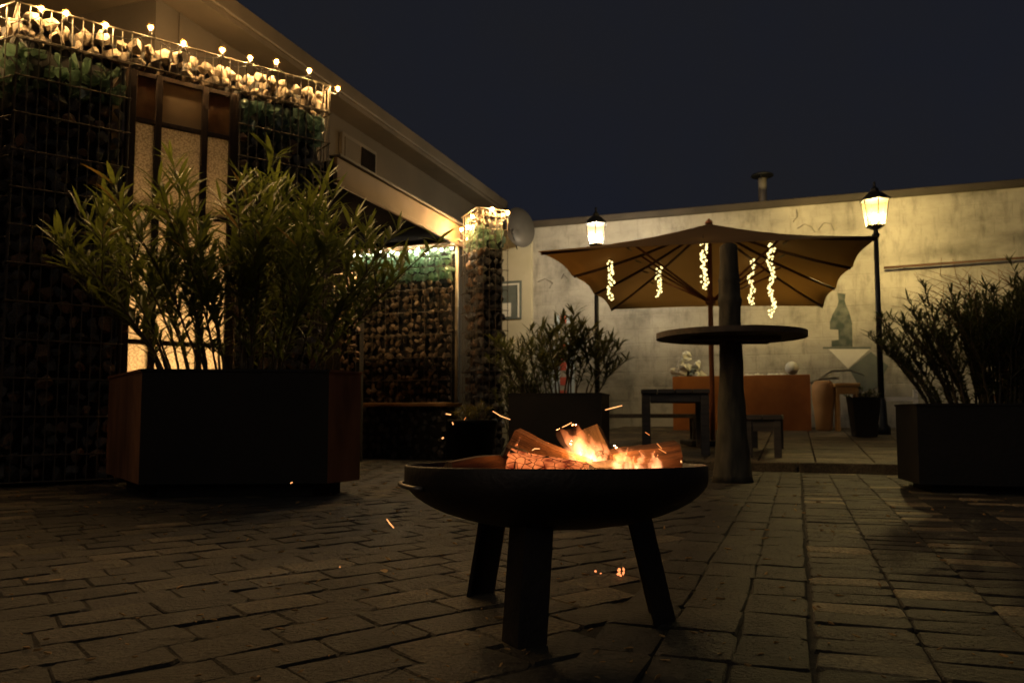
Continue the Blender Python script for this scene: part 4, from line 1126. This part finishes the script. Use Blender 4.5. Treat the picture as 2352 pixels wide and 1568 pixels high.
cbm = Matrix.Translation(cb.location) @ Matrix.Rotation(WR, 4, 'Z')
def trough_pt(x, y, z): return cbm @ Vector((x, y, z))
fx = LT * (1580 - 1545) / (1868 - 1545)
rr = rng(44)
fl = thing('white_flower_clump', trough_pt(fx, 0.2, CT - 0.06), WR, 'fluffy white flower clump at the left end of the rusty trough', 'flowers')
for i in range(34):
    a = rr.uniform(0, 6.28); q = math.sqrt(rr.random())
    hz = rr.uniform(.06, .44) * (1.15 - .6 * q)
    x_, y_ = q * .25 * math.cos(a), q * .14 * math.sin(a)
    place('flower_head', stone_mesh('white', rr.randrange(10)), fl, (x_, y_, hz), (rr.uniform(0, 6), rr.uniform(0, 6), 0), [rr.uniform(.06, .095)] * 3)
MB().tube([(0, 0, -.02), (0, 0, .2)], .02, 6).build('stem', M['stem'], fl)
for i in range(9):
    place('flower_head', stone_mesh('p_blue' if i % 2 else 'dish', rr.randrange(10)), fl, (.10 + rr.uniform(-.06, .06), -.12 + rr.uniform(-.02, .02), .14 + rr.uniform(-.08, .08)), None, [rr.uniform(.03, .05)] * 3)
gb = thing('globe_ornament', trough_pt(LT * (1828 - 1545) / (1868 - 1545), 0.2, CT - 0.06), 0, 'white globe ornament on the right end of the rusty trough', 'ornament')
place('globe', ico(0.105, 3, 'white', 'globe'), gb, (0, 0, 0.17))
MB().lathe([(0.05, 0), (0.05, 0.05), (0.03, 0.08)], 12).build('foot', M['white'], gb)
st_ = thing('pale_pebbles', trough_pt(0, 0, CT - 0.06), WR, 'row of pale pebbles lying along the rusty trough top', 'pebbles')
for i in range(26):
    place('pebble', stone_mesh('white', rr.randrange(10)), st_, (LT * .42 + i * LT * .42 / 26, .1 + rr.uniform(0, .25), .05 + rr.uniform(0, .02)), (rr.uniform(0, 6), 0, 0), [rr.uniform(.03, .055)] * 3)
# tan jar
jp = at(1893, 985, 11.9); jz = terr(jp.x, jp.y)
jar = thing('tall_jar', (jp.x, jp.y, jz), 0, 'tall tan clay jar between the rusty trough and the stool', 'jar')
jh = at(1893, 874, 11.9).z - jz
MB().lathe([(0.09, 0), (0.115, 0.02), (0.135, jh * .35), (0.165, jh * .72), (0.16, jh * .9), (0.12, jh * .98), (0.10, jh), (0.08, jh * .98), (0.075, jh * .9), (0, jh * .88)], 28).build('body', M['tan'], jar)
# wooden stool
sp = at(1946, 985, 11.7); sz = terr(sp.x, sp.y); sh = at(1938, 879, 11.5).z - sz
so = thing('wooden_stool', (sp.x, sp.y, sz), R(-14), 'honey coloured timber stool beside the tan jar', 'stool')
MB().box(-.17, .17, -.15, .15, sh - .05, sh, .006).build('seat', M['stoolwood'], so)
for x in (-.15, .11):
    for y in (-.13, .09): MB().box(x, x + .04, y, y + .04, 0, sh - .052).build('leg', M['stoolwood'], so)
MB().box(-.109, .109, -.125, -.1, sh - .16, sh - .053).build('apron', M['stoolwood'], so)
# black pot beside the lantern
kp = at(1985, 998, 10.55); kz = terr(kp.x, kp.y); kh = at(1985, 912, 10.55).z - kz
bk = thing('black_pot', (kp.x, kp.y, kz), R(-10), 'square black pot with low foliage in front of the right lantern post', 'planter')
MB().add([(x * f, y * f, z) for f, z in ((.13, 0), (.175, kh), (.155, kh), (.15, kh - .05)) for x, y in ((-1, -1), (1, -1), (1, 1), (-1, 1))],
         [(3, 2, 1, 0)] + [(r * 4 + i, r * 4 + (i + 1) % 4, r * 4 + 4 + (i + 1) % 4, r * 4 + 4 + i) for r in range(3) for i in range(4)] + [(12, 13, 14, 15)]).build('pot', M['black_panel'], bk)
shrub('small_shrub', 'low dark foliage growing in the square black pot', (kp.x, kp.y), (0.2, 0.18), kz + kh - .04, kz + kh + .2, 9, 83, ['leaf_dark'], (0.05, 0.08), 50, 0.1, 1.0, cat='plant', wh=7, bsc=0.3)
# pale trellis post right of the lantern
wq = at(2026, 985, 11.6); wz0 = terr(wq.x, wq.y)
wt_ = thing('white_trellis', (wq.x, wq.y, wz0), WR, 'small pale post with cross bar right of the lantern post', 'trellis')
wh_ = at(2026, 880, 11.6).z - wz0
MB().box(-.03, .03, -.03, .03, 0, wh_).build('upright', M['p_white'], wt_)
MB().box(.031, .42, -.02, .02, wh_ - .26, wh_ - .20).build('cross_bar', M['p_white'], wt_)
MB().box(.42, .48, -.03, .03, 0, wh_ - .10).build('upright', M['p_white'], wt_)

# ================================================================== bar table on a trunk
bt = on(1684, 1106, 0.0)
bar = thing('bar_table', (bt.x, bt.y, 0), 0, 'tall round bar table built around a thick tapering post', 'bar table')
def zz(py): return at(1684, py, bt.y).z
k_ = bt.y / 1829.0
prof = [(46 * k_, 0), (43 * k_, zz(1090)), (38 * k_, zz(1040)), (33 * k_, zz(980)), (29 * k_, zz(900)), (26.5 * k_, zz(830)), (25 * k_, zz(800)), (24 * k_, zz(765)), (24.5 * k_, zz(705)), (27 * k_, zz(697)), (27 * k_, zz(688)), (24 * k_, zz(681)),
        (23 * k_, zz(650)), (24.5 * k_, zz(643)), (22 * k_, zz(637)), (20 * k_, zz(600)), (20.5 * k_, zz(580)), (19.5 * k_, zz(566)), (12 * k_, zz(560)), (0, zz(558))]
pf = []
for (r0, z0_), (r1, z1_) in zip(prof[:-1], prof[1:]):
    nn = max(1, int(abs(z1_ - z0_) / 0.03))
    pf += [(r0 + (r1 - r0) * q / nn, z0_ + (z1_ - z0_) * q / nn) for q in range(nn)]
pf.append(prof[-1])
mb = MB().lathe(pf, 30)
def bark(x, y, z):
    k = 1 + .07 * mnoise.noise(Vector((x * 9, y * 9, z * 1.6))) + .10 * mnoise.noise(Vector((x * 34, y * 34, z * 5)))
    return (x * k, y * k, z)
mb.v = [bark(*v) for v in mb.v]
mb.build('post', M['trunk'], bar)
zt_ = zz(771); rt_ = 163 * k_
# round top of planks, each plank cut to the circle
npl = 9
for i in range(npl):
    y0 = -rt_ + i * 2 * rt_ / npl + .003; y1 = -rt_ + (i + 1) * 2 * rt_ / npl - .003
    pts = []
    for j in range(7):
        y = y0 + (y1 - y0) * j / 6; pts.append((math.sqrt(max(rt_ ** 2 - y * y, 1e-4)), y))
    poly = pts + [(-x, y) for x, y in reversed(pts)]
    MB().prism(poly, zt_ - .016, zt_ + .018).build('plank', M['tabletop'], bar)
rim = MB(); vs = []; fs = []
n = 56
for k in range(n):
    a = 2 * math.pi * k / n
    for r_, z_ in ((rt_ + .001, zt_ - .022), (rt_ + .018, zt_ - .022), (rt_ + .018, zt_ + .02), (rt_ + .001, zt_ + .02)): vs.append((r_ * math.cos(a), r_ * math.sin(a), z_))
for k in range(n):
    for q in range(4): fs.append((k * 4 + q, k * 4 + (q + 1) % 4, ((k + 1) % n) * 4 + (q + 1) % 4, ((k + 1) % n) * 4 + q))
rim.add(vs, fs, False).build('rim_band', M['tabletop'], bar)
for y in (-.16, .10): MB().box(-rt_ * .62, rt_ * .62, y, y + .07, zt_ - .05, zt_ - .0175, .004).build('batten', M['tabletop'], bar)

# ================================================================== fire bowl
FB = Vector((0.107, 2.0, 0)); FR = 0.372; FZ = at(1274, 1066, 2.0).z
FBOT = at(1274, 1217, 1.95).z
bowl = thing('fire_bowl', FB, 0, 'round black steel fire bowl on three legs in the foreground', 'fire bowl')
dz_ = FZ - FBOT
prof = [(0.0, FBOT)]
for i in range(1, 13):
    a = i / 12 * math.pi / 2
    prof.append((FR * math.sin(a) ** 0.92, FBOT + (dz_ - 0.035) * (1 - math.cos(a) ** 1.15)))
prof += [(FR, FZ - 0.004), (FR - 0.002, FZ), (FR - 0.006, FZ)]
inn = [(max(r - 0.006, 0), z + 0.006) for r, z in reversed(prof[:-2])]
bo = MB().lathe([(r, z - FZ) for r, z in prof + inn[1:]], 72).build('bowl', M['iron'], bowl, (0, 0, FZ))
bo.rotation_euler = (R(-2.0), 0, R(0))
for (lx, ly, wdt) in ((-0.09, -0.245, .105), (-0.205, 0.27, .095), (0.275, -0.02, .135)):
    d = Vector((lx, ly, 0)).normalized(); s_ = Vector((-d.y, d.x, 0))
    tpz = FBOT + 0.052
    P0 = Vector((lx, ly, 0)) * 0.84; P1 = Vector((lx, ly, 0)) * 1.06
    th = 0.008; hw = wdt * 0.5
    # angle-section leg: two flanges meeting at an outward edge
    def sec(c, z): return [(c + v_)[:2] + (z,) for v_ in (d * 0, s_ * hw - d * hw * .8, s_ * (hw - th) - d * (hw * .8 + th * .6), -d * th * 1.5, -s_ * (hw - th) - d * (hw * .8 + th * .6), -s_ * hw - d * hw * .8)]
    A_ = [tuple(q) for q in sec(P1, 0.0)]; B_ = [tuple(q) for q in sec(P0, tpz)]
    n = 6
    MB().add(A_ + B_, [tuple(reversed(range(n))), tuple(range(n, 2 * n))] + [(i, (i + 1) % n, n + (i + 1) % n, n + i) for i in range(n)]).build('leg', M['iron'], bowl)
hp = []
for i in range(13):
    a = R(186) + R(28) * (i / 12); rr_ = FR + (0.010 if 0 < i < 12 else -0.004)
    hp.append((rr_ * math.cos(a), rr_ * math.sin(a), FZ - 0.042))
MB().tube(hp, 0.006, 8).build('handle', pmat('worn_handle_steel', (0.12, 0.10, 0.085), (0.2, 0.17, 0.14), 9, 0.45, 0.6), bowl)

# ash and ember bed
rr = rng(8)
mb = MB()
for i in range(260):
    a = rr.uniform(0, 6.28); q = math.sqrt(rr.random()) * 0.28
    vs, fs = HULLS[rr.randrange(10)]; k = rr.uniform(.010, .026)
    zc = FZ - 0.075 + 0.02 * (1 - q / .28) + rr.uniform(0, .015)
    E = Euler((rr.uniform(0, 6), rr.uniform(0, 6), rr.uniform(0, 6))).to_matrix()
    mb.add([Vector((FB.x + q * math.cos(a), FB.y + q * math.sin(a), zc)) + E @ (Vector(v) * k) for v in vs], fs)
mb.lathe([(0.25, FZ - 0.085), (0.15, FZ - 0.075), (0.0, FZ - 0.068)], 24, (FB.x, FB.y, 0))
def ember_mat(name, lo, k, scale):
    m, nt, N, L = nmat(name)
    b = N['Principled BSDF']; b.inputs['Base Color'].default_value = (0.012, 0.010, 0.009, 1); b.inputs['Roughness'].default_value = 0.9
    geo = N.new('ShaderNodeTexCoord'); vo = N.new('ShaderNodeTexVoronoi'); vo.feature = 'DISTANCE_TO_EDGE'; vo.inputs['Scale'].default_value = scale
    nz = N.new('ShaderNodeTexNoise'); nz.inputs['Scale'].default_value = scale * .6; nz.inputs['Detail'].default_value = 4
    mp = N.new('ShaderNodeMapping'); mp.inputs['Scale'].default_value = (0.8, 1, 1.25)
    L.new(geo.outputs['Object'], mp.inputs[0]); L.new(mp.outputs[0], vo.inputs['Vector']); L.new(geo.outputs['Object'], nz.inputs['Vector'])
    r1 = N.new('ShaderNodeValToRGB'); e = r1.color_ramp.elements
    e[0].position = 0.015; e[0].color = (0, 0, 0, 1); e[1].position = 0.065; e[1].color = (1, 1, 1, 1)
    L.new(vo.outputs['Distance'], r1.inputs['Fac'])
    r2 = N.new('ShaderNodeValToRGB'); e = r2.color_ramp.elements
    e[0].position = lo; e[0].color = (0.16, 0.010, 0.003, 1); e[1].position = lo + .32; e[1].color = (1.0, 0.24, 0.06, 1)
    L.new(nz.outputs['Fac'], r2.inputs['Fac'])
    mx = N.new('ShaderNodeMix'); mx.data_type = 'RGBA'; mx.blend_type = 'MULTIPLY'; mx.inputs['Factor'].default_value = 1
    L.new(r1.outputs[0], mx.inputs['A']); L.new(r2.outputs[0], mx.inputs['B'])
    L.new(mx.outputs['Result'], b.inputs['Emission Color']); b.inputs['Emission Strength'].default_value = k
    bp = N.new('ShaderNodeBump'); bp.inputs['Strength'].default_value = .8; bp.inputs['Distance'].default_value = .004
    L.new(r1.outputs[0], bp.inputs['Height']); L.new(bp.outputs[0], b.inputs['Normal'])
    return m
M['ember'] = ember_mat('glowing_ember', 0.32, 0.50, 64)
M['emberbed'] = ember_mat('ember_bed', 0.48, 0.5, 40)
tag(mb.build('ember_bed', M['emberbed']), 'bed of ash and glowing embers inside the fire bowl', 'embers', kind='stuff')

def logmat(name, a, b): return pmat(name, a, b, 9, 0.85, bump=0.6, bscale=50, stretch=(0.6, 8, 8), bdist=.006)
M['log'] = logmat('split_firewood', (0.060, 0.028, 0.011), (0.19, 0.092, 0.034))
M['log_grey'] = logmat('grey_firewood', (0.06, 0.045, 0.026), (0.13, 0.095, 0.055))
M['log_dark'] = logmat('scorched_firewood', (0.035, 0.018, 0.010), (0.13, 0.065, 0.030))
M['bark'] = pmat('log_bark', (0.03, 0.02, 0.013), (0.07, 0.045, 0.028), 25, .9, bump=.8, bscale=60)
def log(label, p0, p1, prof, mat, seed, roll=0.0, tip=None, nseg=9):
    """split log along local x with an irregular wedge profile"""
    p0, p1 = Vector(p0), Vector(p1); d = p1 - p0; L = d.length; rr = rng(seed)
    o = thing('firewood_log', p0, 0, label, 'log')
    o.rotation_euler = (d.to_track_quat('X', 'Z').to_matrix() @ Matrix.Rotation(roll, 3, 'X')).to_euler()
    n = len(prof); vs = []; fs = []
    for i in range(nseg + 1):
        f = i / nseg
        for (y, z) in prof:
            w = 1 + 0.05 * mnoise.noise(Vector((f * 3 + seed, y * 40, z * 40)))
            vs.append((f * L + (rr.uniform(-.004, .004) if i in (0, nseg) else 0), y * w + .004 * math.sin(f * 4 + seed), z * w + .003 * math.cos(f * 5 + seed)))
    for i in range(nseg):
        for k in range(n): fs.append((i * n + k, i * n + (k + 1) % n, (i + 1) * n + (k + 1) % n, (i + 1) * n + k))
    fs.append(tuple(reversed(range(n)))); fs.append(tuple(nseg * n + k for k in range(n)))
    MB().add(vs, fs).build('wood', M[mat], o)
    if tip:
        vs2 = [(-.006 if i == 0 else .03, y * 1.06, z * 1.06) for i in range(2) for (y, z) in prof]
        MB().add(vs2, [(k, (k + 1) % n, n + (k + 1) % n, n + k) for k in range(n)] + [tuple(reversed(range(n)))]).build('charred_end', M['char'], o)
    return o
wedge = [(-.034, -.030), (.0, -.040), (.034, -.028), (.040, .004), (.022, .034), (-.012, .042), (-.036, .018)]
thin = [(-.028, -.018), (.0, -.024), (.030, -.016), (.032, .008), (.010, .022), (-.022, .018)]
flat = [(-.04, -.012), (.04, -.014), (.042, .010), (.0, .016), (-.04, .010)]
log('split brown log leaning up to the left over the flames', at(1176, 1026, 2.03), at(1345, 1098, 1.97), [(y * 1.15, z * 1.22) for y, z in wedge], 'log', 1, 0.35)
log('glowing cracked ember log lying in front of the split brown log', at(1166, 1054, 1.88), at(1345, 1092, 1.84), [(y * 1.0, z * 1.15) for y, z in thin], 'ember', 2, 0.2, tip=None)
chx = at(1160, 1032, 1.93)
log('charred black branch stub behind the glowing log', chx, at(1215, 1060, 1.95), [(y * .42, z * .42) for y, z in wedge], 'char', 3)
log('low brown plank of firewood at the left side of the bowl', at(1030, 1080, 1.98), at(1190, 1060, 2.06), [(y * .9, z * 1.5) for y, z in flat], 'log', 4, -0.25)
log('square-ended plank standing up behind the flames', at(1352, 990, 2.16), at(1395, 1110, 2.08), [(y * .9, z * 1.9) for y, z in flat], 'log_grey', 5, 0.9)
log('log with dark end at the right side of the fire', at(1400, 1072, 2.03), at(1552, 1046, 2.07), wedge, 'log_dark', 6, 0.5)
log('charred log lying low between the two flames', at(1350, 1085, 1.93), at(1425, 1072, 2.02), thin, 'char', 7, 0.3)

# flames: real glowing volumes
def flame_mat(name, FLAME_K):
    m, nt, N, L = nmat(name)
    N.remove(N['Principled BSDF'])
    tc = N.new('ShaderNodeTexCoord'); nz = N.new('ShaderNodeTexNoise'); nz.inputs['Scale'].default_value = 44; nz.inputs['Detail'].default_value = 3
    mp = N.new('ShaderNodeMapping'); mp.inputs['Scale'].default_value = (1, 1, .30); mp.inputs['Rotation'].default_value = (0, .25, 0)
    L.new(tc.outputs['Object'], mp.inputs[0]); L.new(mp.outputs[0], nz.inputs['Vector'])
    sx = N.new('ShaderNodeSeparateXYZ'); L.new(tc.outputs['Object'], sx.inputs[0])
    mr = N.new('ShaderNodeMapRange'); mr.inputs['From Min'].default_value = 0.0; mr.inputs['From Max'].default_value = 0.13; L.new(sx.outputs['Z'], mr.inputs['Value'])
    rp = N.new('ShaderNodeValToRGB'); e = rp.color_ramp.elements
    e[0].position = 0; e[0].color = (1.0, 0.42, 0.17, 1); e[1].position = 1; e[1].color = (1.0, 0.19, 0.03, 1)
    L.new(mr.outputs[0], rp.inputs['Fac'])
    m2 = N.new('ShaderNodeMapRange'); m2.inputs['From Min'].default_value = .36; m2.inputs['From Max'].default_value = .64; m2.inputs['To Min'].default_value = 2 * FLAME_K; m2.inputs['To Max'].default_value = 110 * FLAME_K
    L.new(nz.outputs['Fac'], m2.inputs['Value'])
    hg = N.new('ShaderNodeMapRange'); hg.inputs['From Min'].default_value = 0.0; hg.inputs['From Max'].default_value = 0.11; hg.inputs['To Min'].default_value = 2.3; hg.inputs['To Max'].default_value = 0.55
    L.new(sx.outputs['Z'], hg.inputs['Value'])
    mu = N.new('ShaderNodeMath'); mu.operation = 'MULTIPLY'; L.new(m2.outputs[0], mu.inputs[0]); L.new(hg.outputs[0], mu.inputs[1])
    em = N.new('ShaderNodeEmission'); L.new(rp.outputs[0], em.inputs['Color']); L.new(mu.outputs[0], em.inputs['Strength'])
    L.new(em.outputs[0], N['Material Output'].inputs['Volume'])
    return m
M['flame'] = flame_mat('flame_gas', 0.22)
M['flame_soft'] = flame_mat('flame_gas_outer', 0.022)
fo = FB + Vector((0, 0, FZ - 0.02))
fire = thing('fire', fo, 0, 'yellow orange flames licking up among the logs in the fire bowl', 'fire')
def tongue(pix, Y, ws, seed):
    rr = rng(seed)
    pts = [at(px, py, Y + rr.uniform(-.008, .008)) - fo for px, py in pix]
    # resample smoothly
    out = []; rad = []
    n = len(pts) - 1
    for i in range(n * 4 + 1):
        f = i / 4; k = min(int(f), n - 1); g_ = f - k
        p0 = pts[max(k - 1, 0)]; p1 = pts[k]; p2 = pts[k + 1]; p3 = pts[min(k + 2, n)]
        out.append(0.5 * ((2 * p1) + (p2 - p0) * g_ + (2 * p0 - 5 * p1 + 4 * p2 - p3) * g_ ** 2 + (3 * p1 - p0 - 3 * p2 + p3) * g_ ** 3))
        rad.append((ws[k] * (1 - g_) + ws[k + 1] * g_) * (Y / 1829.0))
    mb = MB().tube(out, rad, 14)
    mb.v = [(x + (.004 + .05 * max(z, 0)) * mnoise.noise(Vector((x * 34, y * 20, z * 30 + seed * 3))) + .05 * max(z, 0) * mnoise.noise(Vector((x * 70, 5 + y * 20, z * 60 + seed))), y, z + .012 * mnoise.noise(Vector((x * 45 + 9, y * 20, seed)))) for x, y, z in mb.v]
    mb.build('flame', M['flame'], fire)
    mo = MB().tube(out, [r * 1.5 + .001 for r in rad], 14)
    mo.v = [(x + (.006 + .06 * max(z, 0)) * mnoise.noise(Vector((x * 30, y * 20, z * 26 + seed * 5))), y, z + .010 * mnoise.noise(Vector((x * 45 + 3, y * 20, seed)))) for x, y, z in mo.v]
    mo.build('flame_halo', M['flame_soft'], fire)
tongue([(1345, 1095), (1342, 1050), (1325, 1020), (1300, 1000), (1282, 983)], 1.97, [34, 30, 20, 10, 1], 1)
tongue([(1335, 1095), (1330, 1045), (1338, 1012), (1330, 990), (1322, 978)], 1.98, [24, 22, 13, 7, 1], 2)
tongue([(1368, 1095), (1366, 1055), (1372, 1028), (1360, 1010), (1350, 1000)], 1.99, [20, 17, 11, 6, 1], 3)
tongue([(1310, 1092), (1313, 1062), (1308, 1040), (1312, 1022)], 1.93, [12, 10, 6, 1], 4)
tongue([(1390, 1090), (1385, 1060), (1392, 1035), (1384, 1018)], 2.01, [12, 9, 6, 1], 5)
tongue([(1422, 1090), (1418, 1062), (1428, 1045), (1420, 1034), (1412, 1024)], 1.96, [15, 13, 9, 5, 1], 6)
tongue([(1440, 1090), (1442, 1062), (1436, 1045), (1445, 1030)], 1.97, [12, 9, 6, 1], 7)
tongue([(1475, 1088), (1470, 1066), (1480, 1050), (1470, 1038)], 1.98, [14, 9, 5, 1], 8)
tongue([(1510, 1086), (1512, 1064), (1500, 1048), (1506, 1036)], 2.0, [12, 8, 5, 1], 9)
tongue([(1192, 1036), (1186, 1020), (1194, 1004)], 1.95, [5, 4, 1], 10)
rf = rng(404)
for q in range(11):
    px = rf.uniform(1308, 1392) if q < 7 else rf.uniform(1412, 1525)
    hgt = rf.uniform(30, 75) * (1.0 if q < 7 else 0.6); ln = rf.uniform(-16, 8)
    tongue([(px, 1090), (px + ln * .2 + rf.uniform(-4, 4), 1085 - hgt * .45), (px + ln * .6 + rf.uniform(-5, 5), 1080 - hgt * .75), (px + ln + rf.uniform(-6, 6), 1078 - hgt)], rf.uniform(1.92, 2.03), [rf.uniform(6, 11), rf.uniform(5, 9), rf.uniform(3, 5), .8], 20 + q)
for (px, py, Y, e_) in ((1345, 1035, 1.93, .6), (1430, 1052, 1.96, .4)):
    ld = bpy.data.lights.new('fire_glow', 'POINT'); ld.energy = FIRE_W * e_; ld.color = (1.0, 0.36, 0.09); ld.shadow_soft_size = 0.03
    lo_ = bpy.data.objects.new('fire_glow', ld); COL.objects.link(lo_); lo_.parent = fire; lo_.location = at(px, py, Y) - fo

# sparks: thin glowing slivers above and around the bowl
SP = [([(1132, 944), (1150, 955), (1172, 963)], 2.0, .0016, 'curved spark flying highest to the left of the logs'), ([(1390, 941), (1409, 936), (1429, 931)], 2.0, .0018, 'bright straight spark in front of the bench'),
      ([(1291, 981), (1302, 976), (1313, 970)], 2.0, .0016, 'spark just above the main flame'), ([(1024, 950), (1036, 952)], 2.0, .0018, 'short level spark above the bowl\'s left side'),
      ([(1039, 969), (1041, 975)], 2.0, .0016, 'small upright spark left of the logs'), ([(1016, 1004), (1018, 1007)], 2.0, .003, 'round spark dot farthest left above the bowl'),
      ([(1482, 992), (1492, 999)], 2.0, .0010, 'faint spark right of the table leg'), ([(1509, 1018), (1520, 1030)], 2.02, .0014, 'thin spark over the right log end'),
      ([(1513, 1030), (1530, 1040)], 2.0, .0014, 'lower thin spark over the right log end'), ([(1564, 1057), (1565, 1062)], 1.9, .0018, 'small spark at the bowl\'s right rim'),
      ([(1222, 1034), (1228, 1030), (1240, 1030)], 1.86, .0016, 'hooked spark in front of the split log'), ([(888, 1191), (896, 1202), (905, 1212)], 2.1, .0018, 'long spark falling left of the bowl near the ground'),
      ([(669, 1107), (670, 1109)], 4.2, .006, 'orange spark dot in front of the large planter'), ([(780, 1300), (782, 1302)], 2.6, .0022, 'tiny spark on the paving left of the bowl'),
      ([(1070, 958), (1066, 964)], 2.0, .0009, 'faint spark beside the curved one')]
for pts, Y, r_, lab in SP:
    P = [at(px, py, Y) for px, py in pts]
    o3_ = P[0]
    ob = MB().tube([p - o3_ for p in P], [r_ * .7] + [r_] * (len(P) - 2) + [r_ * .7] if len(P) > 2 else r_, 6).build('spark', M['sparkhot'] if r_ > .0015 else M['spark'], None, o3_)
    tag(ob, lab, 'spark', 'sparks flying around the fire bowl')
# fallen glowing coals under the bowl
rr = rng(66)
M['coal'] = emat('hot_coal', (1.0, 0.28, 0.09), 0.75)
def coal(label, spots, size, mat='coal'):
    c = on(*spots[0])
    o = thing('glowing_coal', c, 0, label, 'ember', 'fallen coals')
    for px, py in spots:
        p = on(px, py) - c
        place('coal_piece', stone_mesh(mat, rr.randrange(10)), o, (p.x, p.y, size), (rr.uniform(0, 6), rr.uniform(0, 6), 0), [size * rr.uniform(.8, 1.2)] * 3)
    return o
coal('cracked orange coal glowing on the paving under the bowl', [(1421, 1322), (1432, 1321), (1421, 1313), (1432, 1312), (1426, 1326)], .0075)
coal('two tiny orange embers on the paving left of the larger coal', [(1368, 1314), (1380, 1319)], .0042)
# fallen leaves
for px, py, s_, rz_, lab in ((132, 1332, .045, .3, 'pale dry leaf fallen on the paving at far left'), (882, 1311, .05, 1.9, 'dry leaf on the paving left of the fire bowl'), (1862, 1330, .02, .8, 'small dry leaf on the strip paving'), (60, 1330, .03, 2.2, 'tiny dry leaf near the left picture edge'),
                             (2110, 1246, .03, .5, 'small dry leaf on the sett rows')):
    p = on(px, py, 0.008)
    mb = MB(); vs = []; fs = []
    for i in range(6):
        f = i / 5; w = .42 * math.sin(math.pi * min(f * .9 + .06, 1)) ** .8
        vs += [(f - .5, -w * .6, .10 * w + .06 * f), (f - .5, 0, .04 * math.sin(f * 3)), (f - .5, w * .6, .16 * w)]
    for i in range(5):
        o = i * 3; fs += [(o, o + 3, o + 4, o + 1), (o + 1, o + 4, o + 5, o + 2)]
    lf = mb.add(vs, fs, True).build('fallen_leaf', M['leaf_dry'], None, p); lf.scale = (s_,) * 3; lf.rotation_euler = (0, 0, rz_)
    tag(lf, lab, 'leaf', 'fallen leaves')

# fine litter on the paving: grit, twig ends, leaf crumbs
rr = rng(515)
mb = MB()
for i in range(420):
    y = 1.4 + 5.2 * rr.random() ** 1.6; x = rr.uniform(-.62, .62) * y
    vs, fs = SHARDS[rr.randrange(8)]; k = rr.uniform(.0025, .007) * (1 + .25 * y)
    E = Euler((rr.uniform(-.3, .3), rr.uniform(-.3, .3), rr.uniform(0, 6))).to_matrix()
    mb.add([Vector((x, y, .004)) + E @ Vector((v[0] * k * 1.6, v[1] * k, v[2] * k * .5)) for v in vs], fs)
tag(mb.build('ground_litter', M['leaf_dry']), 'scattered grit and crumbs of dry leaves on the paving', 'litter', kind='stuff')
